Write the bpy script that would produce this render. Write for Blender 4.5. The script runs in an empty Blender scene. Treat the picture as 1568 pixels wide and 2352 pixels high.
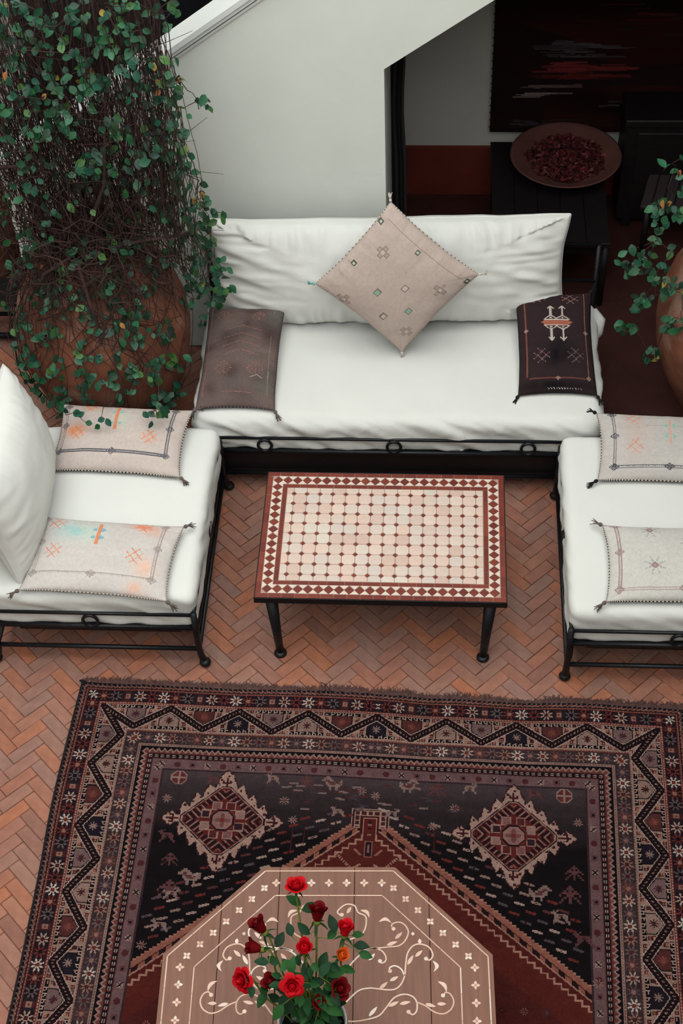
import bpy, math, random
import numpy as np
from mathutils import Vector, Matrix

random.seed(11)
rng = np.random.default_rng(11)
scene = bpy.context.scene
COL = scene.collection
PI = math.pi


def lin(r, g, b):
    f = lambda c: (c / 255 / 12.92) if c / 255 <= 0.04045 else ((c / 255 + 0.055) / 1.055) ** 2.4
    return (f(r), f(g), f(b))


# ------------------------------------------------------------------ camera, light, exposure
CAM_LOC = (0.22418670835394985, -4.469411817882514, 5.66828641997858)
TILT, YAW, ROLL = 0.8491304732457, -0.09068337508917522, -0.051258304461581035
fw = Vector((math.sin(YAW) * math.cos(TILT), math.cos(YAW) * math.cos(TILT), -math.sin(TILT)))
r0 = Vector((math.cos(YAW), -math.sin(YAW), 0))
u0 = r0.cross(fw)
rt = math.cos(ROLL) * r0 + math.sin(ROLL) * u0
up = -math.sin(ROLL) * r0 + math.cos(ROLL) * u0
cam_data = bpy.data.cameras.new('camera')
cam = bpy.data.objects.new('camera', cam_data)
COL.objects.link(cam)
cam.matrix_world = Matrix(((rt.x, up.x, -fw.x, CAM_LOC[0]), (rt.y, up.y, -fw.y, CAM_LOC[1]),
                           (rt.z, up.z, -fw.z, CAM_LOC[2]), (0, 0, 0, 1)))
cam_data.sensor_fit = 'VERTICAL'
cam_data.sensor_height = 36
cam_data.lens = 3500 / 2352 * 36
cam_data.clip_start = 0.05
scene.camera = cam

world = bpy.data.worlds.new('sky')
scene.world = world
world.use_nodes = True
bg = world.node_tree.nodes['Background']
bg.inputs['Color'].default_value = (0.965, 1.0, 0.985, 1)
bg.inputs['Strength'].default_value = 3.0

scene.view_settings.view_transform = 'Standard'
scene.view_settings.look = 'None'
scene.view_settings.exposure = 0.0
scene.view_settings.gamma = 1.0
scene.view_settings.use_curve_mapping = False
scene.cycles.use_denoising = True
scene.cycles.max_bounces = 7
scene.cycles.diffuse_bounces = 1
scene.cycles.use_light_tree = True


# ------------------------------------------------------------------ object helpers
def link(o, parent=None):
    COL.objects.link(o)
    if parent is not None:
        o.parent = parent
    return o


def tag(o, label=None, cat=None, group=None, kind=None):
    if label: o['label'] = label
    if cat: o['category'] = cat
    if group: o['group'] = group
    if kind: o['kind'] = kind
    return o


def thing(name, label, cat, loc=(0, 0, 0), rotz=0.0, group=None):
    o = bpy.data.objects.new(name, None)
    o.empty_display_size = 0.1
    o.location = loc
    o.rotation_euler = (0, 0, rotz)
    link(o)
    return tag(o, label, cat, group)


class MB:
    """collects simple shapes and links them as ONE mesh object"""

    def __init__(self):
        self.v = []; self.f = []; self.n = 0; self.m = []

    def add(self, verts, faces, mi=0):
        b = self.n
        self.v.extend(tuple(map(float, p)) for p in verts)
        self.f.extend(tuple(i + b for i in f) for f in faces)
        self.m.extend([mi] * len(faces))
        self.n = len(self.v)
        return self

    def box(self, x0, x1, y0, y1, z0, z1, mi=0, bev=0.0):
        if bev > 0:
            b = min(bev, (x1 - x0) * .45, (y1 - y0) * .45, (z1 - z0) * .9)
            P = []
            for z, k in ((z0, 0), (z1 - b, 0), (z1, b)):
                P += [(x0 + k, y0 + k, z), (x1 - k, y0 + k, z), (x1 - k, y1 - k, z), (x0 + k, y1 - k, z)]
            F = [(3, 2, 1, 0), (8, 9, 10, 11)]
            for l in (0, 4):
                F += [(l + i, l + (i + 1) % 4, l + 4 + (i + 1) % 4, l + 4 + i) for i in range(4)]
            return self.add(P, F, mi)
        P = [(x, y, z) for z in (z0, z1) for (x, y) in ((x0, y0), (x1, y0), (x1, y1), (x0, y1))]
        return self.add(P, [(3, 2, 1, 0), (4, 5, 6, 7), (0, 1, 5, 4), (1, 2, 6, 5), (2, 3, 7, 6), (3, 0, 4, 7)], mi)

    def prism(self, poly, z0, z1, mi=0, bev=0.0):
        n = len(poly)
        if bev > 0:
            c = np.mean(np.array(poly), 0)
            q = []
            for (x, y) in poly:
                d = math.hypot(x - c[0], y - c[1]); k = max(0, 1 - bev * 1.3 / max(d, 1e-6))
                q.append((c[0] + (x - c[0]) * k, c[1] + (y - c[1]) * k))
            P = [(x, y, z0) for x, y in poly] + [(x, y, z1 - bev) for x, y in poly] + [(x, y, z1) for x, y in q]
            F = [tuple(range(n))[::-1], tuple(range(2 * n, 3 * n))]
            for l in (0, n):
                F += [(l + i, l + (i + 1) % n, l + n + (i + 1) % n, l + n + i) for i in range(n)]
            return self.add(P, F, mi)
        P = [(x, y, z0) for x, y in poly] + [(x, y, z1) for x, y in poly]
        F = [tuple(range(n))[::-1], tuple(range(n, 2 * n))] + [(i, (i + 1) % n, n + (i + 1) % n, n + i) for i in range(n)]
        return self.add(P, F, mi)

    def xprism(self, poly, y0, y1, mi=0):
        """poly in (x, z), counter-clockwise seen from -y, extruded along y"""
        n = len(poly)
        P = [(x, y0, z) for x, z in poly] + [(x, y1, z) for x, z in poly]
        F = [tuple(range(n)), tuple(range(n, 2 * n))[::-1]] + [((i + 1) % n, i, n + i, n + (i + 1) % n) for i in range(n)]
        return self.add(P, F, mi)

    def tube(self, path, rad, seg=8, mi=0, cap=True, closed=False):
        path = [Vector(p) for p in path]
        k = len(path)
        rads = rad if isinstance(rad, (list, tuple)) else [rad] * k
        P = []; prev = None
        for i, p in enumerate(path):
            if closed:
                t = path[(i + 1) % k] - path[i - 1]
            else:
                t = path[min(i + 1, k - 1)] - path[max(i - 1, 0)]
            if t.length < 1e-9: t = Vector((0, 0, 1))
            t.normalize()
            if prev is None:
                a = Vector((0, 0, 1)) if abs(t.z) < .9 else Vector((1, 0, 0))
                nn = t.cross(a).normalized()
            else:
                nn = prev - t * prev.dot(t)
                nn = nn.normalized() if nn.length > 1e-6 else t.orthogonal().normalized()
            prev = nn
            bb = t.cross(nn)
            for j in range(seg):
                an = 2 * PI * j / seg
                P.append(p + (nn * math.cos(an) + bb * math.sin(an)) * rads[i])
        F = []
        for i in range(k if closed else k - 1):
            a = i * seg; b = ((i + 1) % k) * seg
            F += [(a + j, a + (j + 1) % seg, b + (j + 1) % seg, b + j) for j in range(seg)]
        if cap and not closed:
            F += [tuple(range(seg))[::-1], tuple(range((k - 1) * seg, k * seg))]
        return self.add(P, F, mi)

    def lathe(self, prof, seg=32, c=(0, 0), mi=0, capb=True, capt=False, z=0.0):
        P = []
        for (zz, r) in prof:
            P += [(c[0] + r * math.cos(2 * PI * j / seg), c[1] + r * math.sin(2 * PI * j / seg), zz + z) for j in range(seg)]
        F = []
        for i in range(len(prof) - 1):
            a, b = i * seg, (i + 1) * seg
            F += [(a + j, a + (j + 1) % seg, b + (j + 1) % seg, b + j) for j in range(seg)]
        if capb: F.append(tuple(range(seg))[::-1])
        if capt: F.append(tuple(range((len(prof) - 1) * seg, len(prof) * seg)))
        return self.add(P, F, mi)

    def mesh(self, name, mats, smooth=False):
        me = bpy.data.meshes.new(name)
        me.from_pydata(self.v, [], self.f)
        for m in (mats if isinstance(mats, (list, tuple)) else [mats]): me.materials.append(m)
        if len(set(self.m)) > 1: me.polygons.foreach_set('material_index', self.m)
        if smooth: me.polygons.foreach_set('use_smooth', [True] * len(me.polygons))
        me.update()
        return me

    def build(self, name, mats, parent=None, smooth=False, loc=None, rot=None):
        o = bpy.data.objects.new(name, self.mesh(name, mats, smooth))
        if loc is not None: o.location = loc
        if rot is not None: o.rotation_euler = rot
        return link(o, parent)


def inst(name, mesh, parent=None, loc=(0, 0, 0), rot=None, sc=None):
    o = bpy.data.objects.new(name, mesh)
    o.location = loc
    if rot is not None:
        if isinstance(rot, Matrix): o.rotation_euler = rot.to_euler()
        else: o.rotation_euler = rot
    if sc is not None: o.scale = (sc, sc, sc) if isinstance(sc, (int, float)) else sc
    return link(o, parent)


def grid_mesh(name, V, nx, ny, mats, colors=None, smooth=True, closed_extra=None):
    """V: (ny*nx,3) vertex array, row major; colors: ((ny-1)*(nx-1),3) linear per face"""
    me = bpy.data.meshes.new(name)
    idx = np.arange(nx * ny).reshape(ny, nx)
    q = np.stack([idx[:-1, :-1], idx[:-1, 1:], idx[1:, 1:], idx[1:, :-1]], -1).reshape(-1, 4)
    fill_mesh(me, V, q, mats, colors, smooth)
    return me


def fill_mesh(me, V, q, mats, colors=None, smooth=True):
    V = np.ascontiguousarray(V, dtype=np.float32); q = np.ascontiguousarray(q, dtype=np.int32)
    me.vertices.add(len(V)); me.vertices.foreach_set('co', V.ravel())
    me.loops.add(q.size); me.loops.foreach_set('vertex_index', q.ravel())
    me.polygons.add(len(q))
    me.polygons.foreach_set('loop_start', np.arange(len(q), dtype=np.int32) * 4)
    try: me.polygons.foreach_set('loop_total', np.full(len(q), 4, dtype=np.int32))
    except Exception: pass
    for m in (mats if isinstance(mats, (list, tuple)) else [mats]): me.materials.append(m)
    me.update(calc_edges=True)
    me.polygons.foreach_set('use_smooth', np.full(len(q), bool(smooth)))
    if colors is not None:
        at = me.attributes.new('dye', 'FLOAT_COLOR', 'FACE')
        c = np.ones((len(q), 4), dtype=np.float32); c[:, :3] = colors
        at.data.foreach_set('color', c.ravel())
    me.validate()
    me.update()


# ------------------------------------------------------------------ numpy noise
_perm = rng.random((64, 64, 64)).astype(np.float32)


def vnoise(x, y, z=0.0):
    x = np.asarray(x, float); y = np.asarray(y, float); z = np.asarray(z, float) + 0 * x
    xi, yi, zi = np.floor(x).astype(int), np.floor(y).astype(int), np.floor(z).astype(int)
    fx, fy, fz = x - xi, y - yi, z - zi
    s = lambda t: t * t * (3 - 2 * t)
    fx, fy, fz = s(fx), s(fy), s(fz)
    g = lambda a, b, c: _perm[(xi + a) % 64, (yi + b) % 64, (zi + c) % 64]
    l = lambda a, b, t: a + (b - a) * t
    return l(l(l(g(0, 0, 0), g(1, 0, 0), fx), l(g(0, 1, 0), g(1, 1, 0), fx), fy),
             l(l(g(0, 0, 1), g(1, 0, 1), fx), l(g(0, 1, 1), g(1, 1, 1), fx), fy), fz) - .5


# ------------------------------------------------------------------ materials
def mat(name, color, rough=0.7, var=0.0, vscale=6.0, bump=0.0, bscale=40.0, spec=0.3, metal=0.0,
        rnd=0.0, tint=None, stretch=None, coat=0.0, dye=False, sheen=0.0, dark=None, detail=4.0, patch=None):
    """procedural principled material: object-space noise for colour and relief, optional per-object / per-piece tone"""
    m = bpy.data.materials.new(name); m.use_nodes = True
    nt = m.node_tree; N = nt.nodes; L = nt.links
    bs = N['Principled BSDF']
    bs.inputs['Roughness'].default_value = rough
    bs.inputs['Metallic'].default_value = metal
    bs.inputs['Specular IOR Level'].default_value = spec
    if coat: bs.inputs['Coat Weight'].default_value = coat; bs.inputs['Coat Roughness'].default_value = .25
    if sheen: bs.inputs['Sheen Weight'].default_value = sheen
    tc = N.new('ShaderNodeTexCoord'); src = tc.outputs['Object']
    if stretch:
        mp = N.new('ShaderNodeMapping'); mp.inputs['Scale'].default_value = stretch
        L.new(src, mp.inputs['Vector']); src = mp.outputs['Vector']
    base = None
    if dye:
        a = N.new('ShaderNodeAttribute'); a.attribute_name = 'dye'; base = a.outputs['Color']
    else:
        rgb = N.new('ShaderNodeRGB'); rgb.outputs[0].default_value = (*color, 1); base = rgb.outputs[0]
    if tint is not None and rnd > 0:
        oi = N.new('ShaderNodeObjectInfo'); ge = N.new('ShaderNodeNewGeometry')
        ad = N.new('ShaderNodeMath'); ad.operation = 'ADD'
        L.new(oi.outputs['Random'], ad.inputs[0]); L.new(ge.outputs['Random Per Island'], ad.inputs[1])
        fr = N.new('ShaderNodeMath'); fr.operation = 'FRACT'; L.new(ad.outputs[0], fr.inputs[0])
        cr = N.new('ShaderNodeValToRGB'); cr.color_ramp.interpolation = 'LINEAR'
        el = cr.color_ramp.elements
        el[0].position = 0; el[0].color = (*tint[0], 1)
        el[1].position = 1; el[1].color = (*tint[-1], 1)
        for i, t in enumerate(tint[1:-1], 1):
            e = el.new(i / (len(tint) - 1)); e.color = (*t, 1)
        L.new(fr.outputs[0], cr.inputs['Fac'])
        mx = N.new('ShaderNodeMix'); mx.data_type = 'RGBA'; mx.inputs['Factor'].default_value = rnd
        L.new(base, mx.inputs['A']); L.new(cr.outputs['Color'], mx.inputs['B']); base = mx.outputs['Result']
    if var > 0:
        no = N.new('ShaderNodeTexNoise'); no.inputs['Scale'].default_value = vscale; no.inputs['Detail'].default_value = detail
        L.new(src, no.inputs['Vector'])
        mr = N.new('ShaderNodeMapRange'); mr.inputs['From Min'].default_value = .3; mr.inputs['From Max'].default_value = .7
        L.new(no.outputs['Fac'], mr.inputs['Value'])
        mx = N.new('ShaderNodeMix'); mx.data_type = 'RGBA'; mx.blend_type = 'MULTIPLY'
        d = dark or (1 - var, 1 - var, 1 - var)
        c2 = N.new('ShaderNodeMix'); c2.data_type = 'RGBA'
        c2.inputs['A'].default_value = (*d, 1); c2.inputs['B'].default_value = (1, 1, 1, 1)
        L.new(mr.outputs['Result'], c2.inputs['Factor'])
        mx.inputs['Factor'].default_value = 1
        L.new(base, mx.inputs['A']); L.new(c2.outputs['Result'], mx.inputs['B']); base = mx.outputs['Result']
    if patch:
        no = N.new('ShaderNodeTexNoise'); no.inputs['Scale'].default_value = patch[1]; no.inputs['Detail'].default_value = 8; no.inputs['Roughness'].default_value = .65
        L.new(src, no.inputs['Vector'])
        mr = N.new('ShaderNodeMapRange'); mr.inputs['From Min'].default_value = .52; mr.inputs['From Max'].default_value = .68; mr.inputs['To Max'].default_value = patch[2]
        L.new(no.outputs['Fac'], mr.inputs['Value'])
        mx = N.new('ShaderNodeMix'); mx.data_type = 'RGBA'; mx.inputs['B'].default_value = (*patch[0], 1)
        L.new(mr.outputs['Result'], mx.inputs['Factor']); L.new(base, mx.inputs['A']); base = mx.outputs['Result']
    L.new(base, bs.inputs['Base Color'])
    if bump > 0:
        nb = N.new('ShaderNodeTexNoise'); nb.inputs['Scale'].default_value = bscale; nb.inputs['Detail'].default_value = 5
        L.new(src, nb.inputs['Vector'])
        bp = N.new('ShaderNodeBump'); bp.inputs['Strength'].default_value = bump; bp.inputs['Distance'].default_value = .01
        L.new(nb.outputs['Fac'], bp.inputs['Height']); L.new(bp.outputs['Normal'], bs.inputs['Normal'])
    return m


M = {}
M['white_wall'] = mat('white_lime_plaster', lin(240, 243, 234), .9, .05, 3, .15, 25, .15)
M['white_coping'] = mat('white_painted_coping', lin(238, 240, 236), .8, .05, 8, .1, 40, .2)
M['room_wall'] = mat('grey_white_plaster', lin(205, 202, 195), .9, .08, 3, .15, 25, .1)
M['dado'] = mat('oxblood_tadelakt', lin(120, 52, 42), .6, .3, 4, .1, 30, .3)
M['shade_floor'] = mat('shade_darkened_floor', lin(74, 40, 36), .6, .35, 7, .2, 30, .3)  # plain floor, its colour darkened to stand for shade
M['mortar'] = mat('terracotta_mortar', lin(132, 91, 76), .95, .35, 25, .3, 90, .1)
M['brick'] = mat('terracotta_brick', lin(158, 100, 80), .72, .22, 22, .35, 60, .35, rnd=.75,
                 tint=[lin(168, 108, 86), lin(146, 118, 108), lin(176, 112, 84), lin(138, 96, 82), lin(160, 122, 108), lin(180, 110, 78), lin(150, 118, 108), lin(164, 108, 90)])
M['ceiling_blocker'] = mat('dark_wood_ceiling', lin(60, 45, 38), .8, .3, 8)
M['court'] = mat('courtyard_plaster', lin(206, 200, 190), .95, .1, 2)
M['step'] = mat('shade_black_step', lin(26, 26, 32), .4, .3, 12)  # blackened to stand for the stairwell's shade, on the rear wall too
M['curtain'] = mat('black_curtain_cloth', lin(16, 16, 22), .85, .2, 20, sheen=.1)
M['iron'] = mat('black_wrought_iron', lin(15, 17, 22), .45, .3, 30, .2, 80, .4)
M['white_cotton'] = mat('white_cotton_canvas', lin(230, 229, 223), .95, .03, 5, .12, 260, .1)
M['dye'] = mat('woven_silk', (.5, .5, .5), .9, .10, 60, .25, 300, .15, dye=True)
M['rug'] = mat('knotted_wool', (.5, .5, .5), .97, .22, 25, .45, 260, .08, dye=True)
M['fringe'] = mat('rug_fringe_wool', lin(98, 70, 66), .95, .3, 30)
M['selvedge'] = mat('rug_selvedge_wool', lin(30, 22, 26), .95, .3, 30, .3, 90)
M['jar'] = mat('weathered_terracotta', lin(146, 92, 71), .85, .42, 5.5, .35, 26, .15, detail=7, patch=(lin(172, 140, 124), 3.6, .8))
M['grout'] = mat('pale_grout', lin(178, 150, 136), .9, .1, 30)
M['field_tile'] = mat('pale_pink_zellige', lin(226, 200, 186), .38, .08, 30, .12, 30, .45, rnd=.9,
                      tint=[lin(222, 205, 194), lin(228, 196, 180), lin(216, 202, 192), lin(232, 206, 190), lin(214, 180, 166), lin(226, 214, 200)])
M['white_tile'] = mat('cream_zellige', lin(228, 208, 194), .4, .06, 30, .1, 30, .45)
M['red_tile'] = mat('brick_red_zellige', lin(126, 50, 36), .42, .15, 40, .12, 40, .45, rnd=.8,
                    tint=[lin(126, 52, 38), lin(104, 38, 30), lin(138, 62, 44), lin(116, 44, 32)])
M['table_wood'] = mat('bleached_cedar', lin(136, 92, 74), .5, .22, 7, .12, 20, .3, stretch=(9, .8, 4), rnd=.5,
                      tint=[lin(136, 90, 71), lin(126, 91, 78), lin(143, 95, 73)])
M['table_leg'] = mat('dark_cedar', lin(92, 60, 46), .6, .3, 9)
M['pearl'] = mat('mother_of_pearl', lin(226, 196, 178), .25, .1, 40, .05, 60, .6, rnd=.85,
                 tint=[lin(214, 164, 136), lin(234, 216, 200), lin(200, 148, 120), lin(222, 186, 162), lin(208, 156, 130)])
M['dark_wood'] = mat('dark_walnut', lin(30, 24, 26), .5, .4, 9, .1, 30, .3, stretch=(2, 9, 4))
M['bowl'] = mat('brown_clay_bowl', lin(104, 66, 60), .7, .25, 9, .2, 40, .2)
M['petal_dry'] = mat('dried_rose_petal', lin(120, 30, 36), .8, .2, 30, rnd=.95,
                     tint=[lin(50, 16, 20), lin(96, 30, 34), lin(44, 14, 18), lin(130, 70, 66), lin(64, 20, 22), lin(120, 26, 34)])
M['rose'] = mat('crimson_rose_petal', lin(196, 6, 22), .6, .18, 40, .1, 60, .15)
M['rose_dark'] = mat('dark_red_rose_petal', lin(104, 4, 10), .65, .25, 40, .1, 60, .12)
M['rose_orange'] = mat('orange_rose_petal', lin(216, 84, 22), .5, .2, 40, .1, 60, .3)
M['rose_leaf'] = mat('rose_leaf', lin(18, 56, 26), .6, .3, 20, .1, 60, .2, rnd=.7,
                     tint=[lin(14, 58, 28), lin(8, 34, 16), lin(40, 96, 34), lin(14, 56, 30)])
M['rose_stem'] = mat('rose_stem', lin(104, 122, 44), .6, .3, 30)
M['vine_leaf'] = mat('creeper_leaf', lin(34, 86, 58), .42, .3, 40, .1, 80, .35, rnd=.9,
                     tint=[lin(20, 70, 46), lin(44, 108, 72), lin(12, 48, 36), lin(62, 118, 84), lin(24, 84, 40), lin(30, 88, 72), lin(16, 54, 34), lin(84, 128, 60)])
M['leaf_dry'] = mat('yellowing_leaf', lin(160, 140, 66), .6, .3, 30, rnd=.8, tint=[lin(156, 150, 60), lin(170, 96, 60), lin(130, 150, 70)])
M['twig'] = mat('creeper_twig', lin(72, 50, 46), .85, .4, 30, rnd=.6, tint=[lin(60, 40, 40), lin(92, 68, 62), lin(48, 32, 32)])
M['porcelain'] = mat('white_glazed_porcelain', lin(206, 206, 204), .2, .05, 20, spec=.5)
M['glaze_dark'] = mat('dark_painted_glaze', lin(54, 40, 46), .25, .2, 40, spec=.5)
M['water'] = mat('dark_vase_water', lin(24, 26, 26), .1)
M['tassel_grey'] = mat('grey_silk_tassel', lin(112, 98, 96), .9, .2, 60)
M['tassel_black'] = mat('black_silk_tassel', lin(30, 26, 30), .9, .2, 60)
M['tassel_teal'] = mat('pale_teal_tassel', lin(120, 190, 186), .9, .2, 60)
M['tassel_cream'] = mat('cream_tassel', lin(222, 210, 196), .9, .2, 60)
M['throw'] = mat('charcoal_striped_cloth', lin(62, 52, 54), .9, .3, 50, stretch=(1, 12, 1))


# ------------------------------------------------------------------ face-colour canvas (woven / embroidered pattern, one colour per knot)
class Canvas:
    def __init__(s, w, h, res, base):
        s.nx = int(round(w / res)); s.ny = int(round(h / res)); s.w = w; s.h = h
        s.a = np.empty((s.ny, s.nx, 3), np.float32); s.a[:] = base
        s.X, s.Y = np.meshgrid((np.arange(s.nx) + .5) * w / s.nx, (np.arange(s.ny) + .5) * h / s.ny)

    def put(s, mask, col, al=1.0):
        if np.isscalar(al): s.a[mask] = s.a[mask] * (1 - al) + np.array(col, np.float32) * al
        else: s.a[mask] = s.a[mask] * (1 - al[mask][:, None]) + np.array(col, np.float32) * al[mask][:, None]

    def win(s, x0, x1, y0, y1):
        i0 = max(0, int(x0 / s.w * s.nx) - 1); i1 = min(s.nx, int(x1 / s.w * s.nx) + 2)
        j0 = max(0, int(y0 / s.h * s.ny) - 1); j1 = min(s.ny, int(y1 / s.h * s.ny) + 2)
        if i1 <= i0 or j1 <= j0: return None
        return (slice(j0, j1), slice(i0, i1))

    def sub(s, w, mask, col, al=1.0):
        v = s.a[w]
        if not np.isscalar(al): al = al[mask][:, None]
        v[mask] = v[mask] * (1 - al) + np.array(col, np.float32) * al

    def rect(s, x0, x1, y0, y1, col, al=1.0):
        w = s.win(x0, x1, y0, y1)
        if w is None: return
        X, Y = s.X[w], s.Y[w]
        s.sub(w, (X >= x0) & (X < x1) & (Y >= y0) & (Y < y1), col, al)

    def line(s, p, q, wd, col, al=1.0, dash=0.0):
        r = wd / 2
        w = s.win(min(p[0], q[0]) - r, max(p[0], q[0]) + r, min(p[1], q[1]) - r, max(p[1], q[1]) + r)
        if w is None: return
        X, Y = s.X[w], s.Y[w]
        dx, dy = q[0] - p[0], q[1] - p[1]; L2 = dx * dx + dy * dy + 1e-12
        t = np.clip(((X - p[0]) * dx + (Y - p[1]) * dy) / L2, 0, 1)
        m = np.hypot(X - p[0] - t * dx, Y - p[1] - t * dy) < r
        if dash: m &= ((t * math.sqrt(L2)) % dash) < dash * .55
        s.sub(w, m, col, al)

    def diamond(s, cx, cy, rx, ry, col, al=1.0, inner=0.0, rot=0.0):
        R = max(rx, ry)
        w = s.win(cx - R, cx + R, cy - R, cy + R)
        if w is None: return
        dx, dy = s.X[w] - cx, s.Y[w] - cy
        if rot: dx, dy = dx * math.cos(rot) + dy * math.sin(rot), -dx * math.sin(rot) + dy * math.cos(rot)
        d = np.abs(dx) / rx + np.abs(dy) / ry
        s.sub(w, (d < 1) & (d >= inner), col, al)

    def blob(s, cx, cy, rx, ry, col, al):
        w = s.win(cx - 2 * rx, cx + 2 * rx, cy - 2 * ry, cy + 2 * ry)
        if w is None: return
        d = ((s.X[w] - cx) / rx) ** 2 + ((s.Y[w] - cy) / ry) ** 2
        n = .6 + .8 * (vnoise(s.X[w] * 30, s.Y[w] * 30, cx * 91) + .5)
        a = np.clip(al * np.exp(-d * 1.2) * n, 0, 1).astype(np.float32)
        s.sub(w, a > .01, col, a)

    def flower(s, cx, cy, R, col, core=None, al=1.0, k=8):
        w = s.win(cx - R, cx + R, cy - R, cy + R)
        if w is None: return
        dx, dy = s.X[w] - cx, s.Y[w] - cy
        r = np.hypot(dx, dy); th = np.arctan2(dy, dx)
        s.sub(w, r < R * (.58 + .42 * np.cos(k * th + PI)), col, al)
        if core is not None: s.sub(w, r < R * .25, core, al)

    def stamp(s, cx, cy, cell, rows, colmap, flip=False, al=1.0):
        nr, nc = len(rows), max(map(len, rows))
        for j, row in enumerate(rows):
            for i, ch in enumerate(row):
                if ch in colmap:
                    ii = nc - 1 - i if flip else i
                    x0 = cx + (ii - nc / 2) * cell; y0 = cy + (j - nr / 2) * cell
                    s.rect(x0, x0 + cell, y0, y0 + cell, colmap[ch], al)

    def hash_star(s, cx, cy, R, col, wd, al=1.0, dash=0.0):
        """the '#' set on its point that the kilim cushions carry"""
        for sg in (-1, 1):
            for o in (-1, 1):
                ax, ay = .7071, .7071 * sg
                ox, oy = -ay * o * R * .36, ax * o * R * .36
                s.line((cx + ox - ax * R, cy + oy - ay * R), (cx + ox + ax * R, cy + oy + ay * R), wd, col, al, dash)


# ================================================================== SETTING
def structure(name, mb, m, parent=None, smooth=False):
    o = mb.build(name, m, parent, smooth)
    if parent is None: o['kind'] = 'structure'
    return o


# floor: mortar bed, every brick near enough to be told apart a piece of its own
floor = structure('floor', MB().box(-4.2, 4.2, -7.2, 3.3, -.08, -.006), M['mortar'])
BL, BW, GAP = .161, .0575, .0022
NLIM = 300


def brick_visible(x, y):
    if not (-2.75 < x < 2.35 and -2.5 < y < 2.95): return False
    if y > 1.62 and -1.98 < x < .45: return False
    if y > 1.70 and x > .4: return False
    if y > .74 and x > 1.04: return False
    # under the rug
    a = math.radians(-1.38)
    dx, dy = x + 1.335, y + .57
    u = dx * math.cos(a) + dy * math.sin(a); v = -(-dx * math.sin(a) + dy * math.cos(a))
    if .08 < u and v > .08: return False
    # under the big sofa and chairs, well inside
    if -.85 < x < .95 and .95 < y < 1.62: return False
    if abs(x) > 1.0 and abs(x) < 1.75 and -.2 < y < .9: return False
    # only what lies inside the view
    d = Vector((x, y, 0)) - Vector(CAM_LOC); z = d.dot(fw)
    px = 784 + 3500 * d.dot(rt) / z; py = 1176 - 3500 * d.dot(up) / z
    return -70 < px < 1640 and py < 2420


structure('floor_shade_patch', MB().box(1.0, 4.2, .70, 1.665, -.03, .001).box(.47, 4.2, 1.665, 3.09, -.03, .001).box(-.03, .47, 2.45, 3.09, -.03, .001), M['shade_floor'])  # floor beside and behind the sofa, shade put into its colour
bricks = []
c45, s45 = math.cos(PI / 4), math.sin(PI / 4)
for k in range(-90, 91):
    for m_ in range(-40, 41):
        for hv in (0, 1):
            x = k * BW + m_ * BL; y = k * BW - m_ * BL
            if hv == 0: cx, cy, rz = x + BL / 2, y + BW / 2, 0.0
            else: cx, cy, rz = x + BW / 2, y + BW + BL / 2, PI / 2
            wx, wy = cx * c45 - cy * s45 + .013, cx * s45 + cy * c45 - .02
            if brick_visible(wx, wy): bricks.append((wx, wy, rz + PI / 4))
bricks.sort(key=lambda b: (b[0] - CAM_LOC[0]) ** 2 + (b[1] - CAM_LOC[1]) ** 2)


def brick_mb(mb, x, y, a, w=BL - GAP, h=BW - GAP, j=True):
    ca, sa = math.cos(a), math.sin(a)
    zt = random.uniform(-.0018, .0018)
    tx, ty = random.uniform(-.0012, .0012), random.uniform(-.0012, .0012)
    P = []
    b = .0022
    for z, k in ((-.02, 0), (-.0022, 0), (0, b)):
        for sx, sy in ((-1, -1), (1, -1), (1, 1), (-1, 1)):
            lx, ly = sx * (w / 2 - k + (random.uniform(-.0012, .0012) if k else 0)), sy * (h / 2 - k + (random.uniform(-.001, .001) if k else 0))
            P.append((x + lx * ca - ly * sa, y + lx * sa + ly * ca, z + zt + (tx * sx + ty * sy if z > -.01 else 0)))
    F = [(8, 9, 10, 11)]
    for l in (0, 4): F += [(l + i, l + (i + 1) % 4, l + 4 + (i + 1) % 4, l + 4 + i) for i in range(4)]
    mb.add(P, F)


brick_meshes = []
for i in range(10):
    mb = MB(); brick_mb(mb, 0, 0, 0); brick_meshes.append(mb.mesh('brick', M['brick']))
for (x, y, a) in bricks[:NLIM]:
    inst('brick', random.choice(brick_meshes), floor, (x, y, 0), (0, 0, a + random.uniform(-.006, .006)))
mb = MB()
for (x, y, a) in bricks[NLIM:]: brick_mb(mb, x, y, a + random.uniform(-.006, .006))
tag(mb.build('far_brick', M['brick'], floor), kind='stuff')

# stair wall with its sloping coping and sloping soffit
YW, YB = 1.70, 2.50
SL = .707
cop = lambda x: 1.785 + SL * (x + 1.12)
sof = lambda x: 1.73 + SL * (x + .038)
XE, XL = 2.2, -1.95
stair_wall = structure('wall_stair', MB().xprism(
    [(XL, 0), (-.035, 0), (-.035, sof(-.035)), (XE, sof(XE)), (XE, cop(XE) - .05), (XL, cop(XL) - .05)], YW, YW + .15), M['white_wall'])
# solid stair mass behind the parapet, with its steps
mass = MB().xprism([(XL, 0), (-.035, 0), (-.035, sof(-.035)), (XE, sof(XE)), (XE, cop(XE) - .66), (XL, cop(XL) - .66)], YW + .15, YB)
structure('wall_stair_core', mass, M['white_wall'])
steps = structure('trim_1', MB().box(XL, XL + .02, YW + .15, YB, 0, .3), M['step'])
stp = MB().box(0, .27, YW + .15, YB, 0, .32).mesh('step', M['step'])
for i in range(13):
    x = XL + i * .26
    inst('step', stp, steps, (x, 0, cop(x + .26) - .80))
n = Vector((-SL, 1)).normalized()
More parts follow.
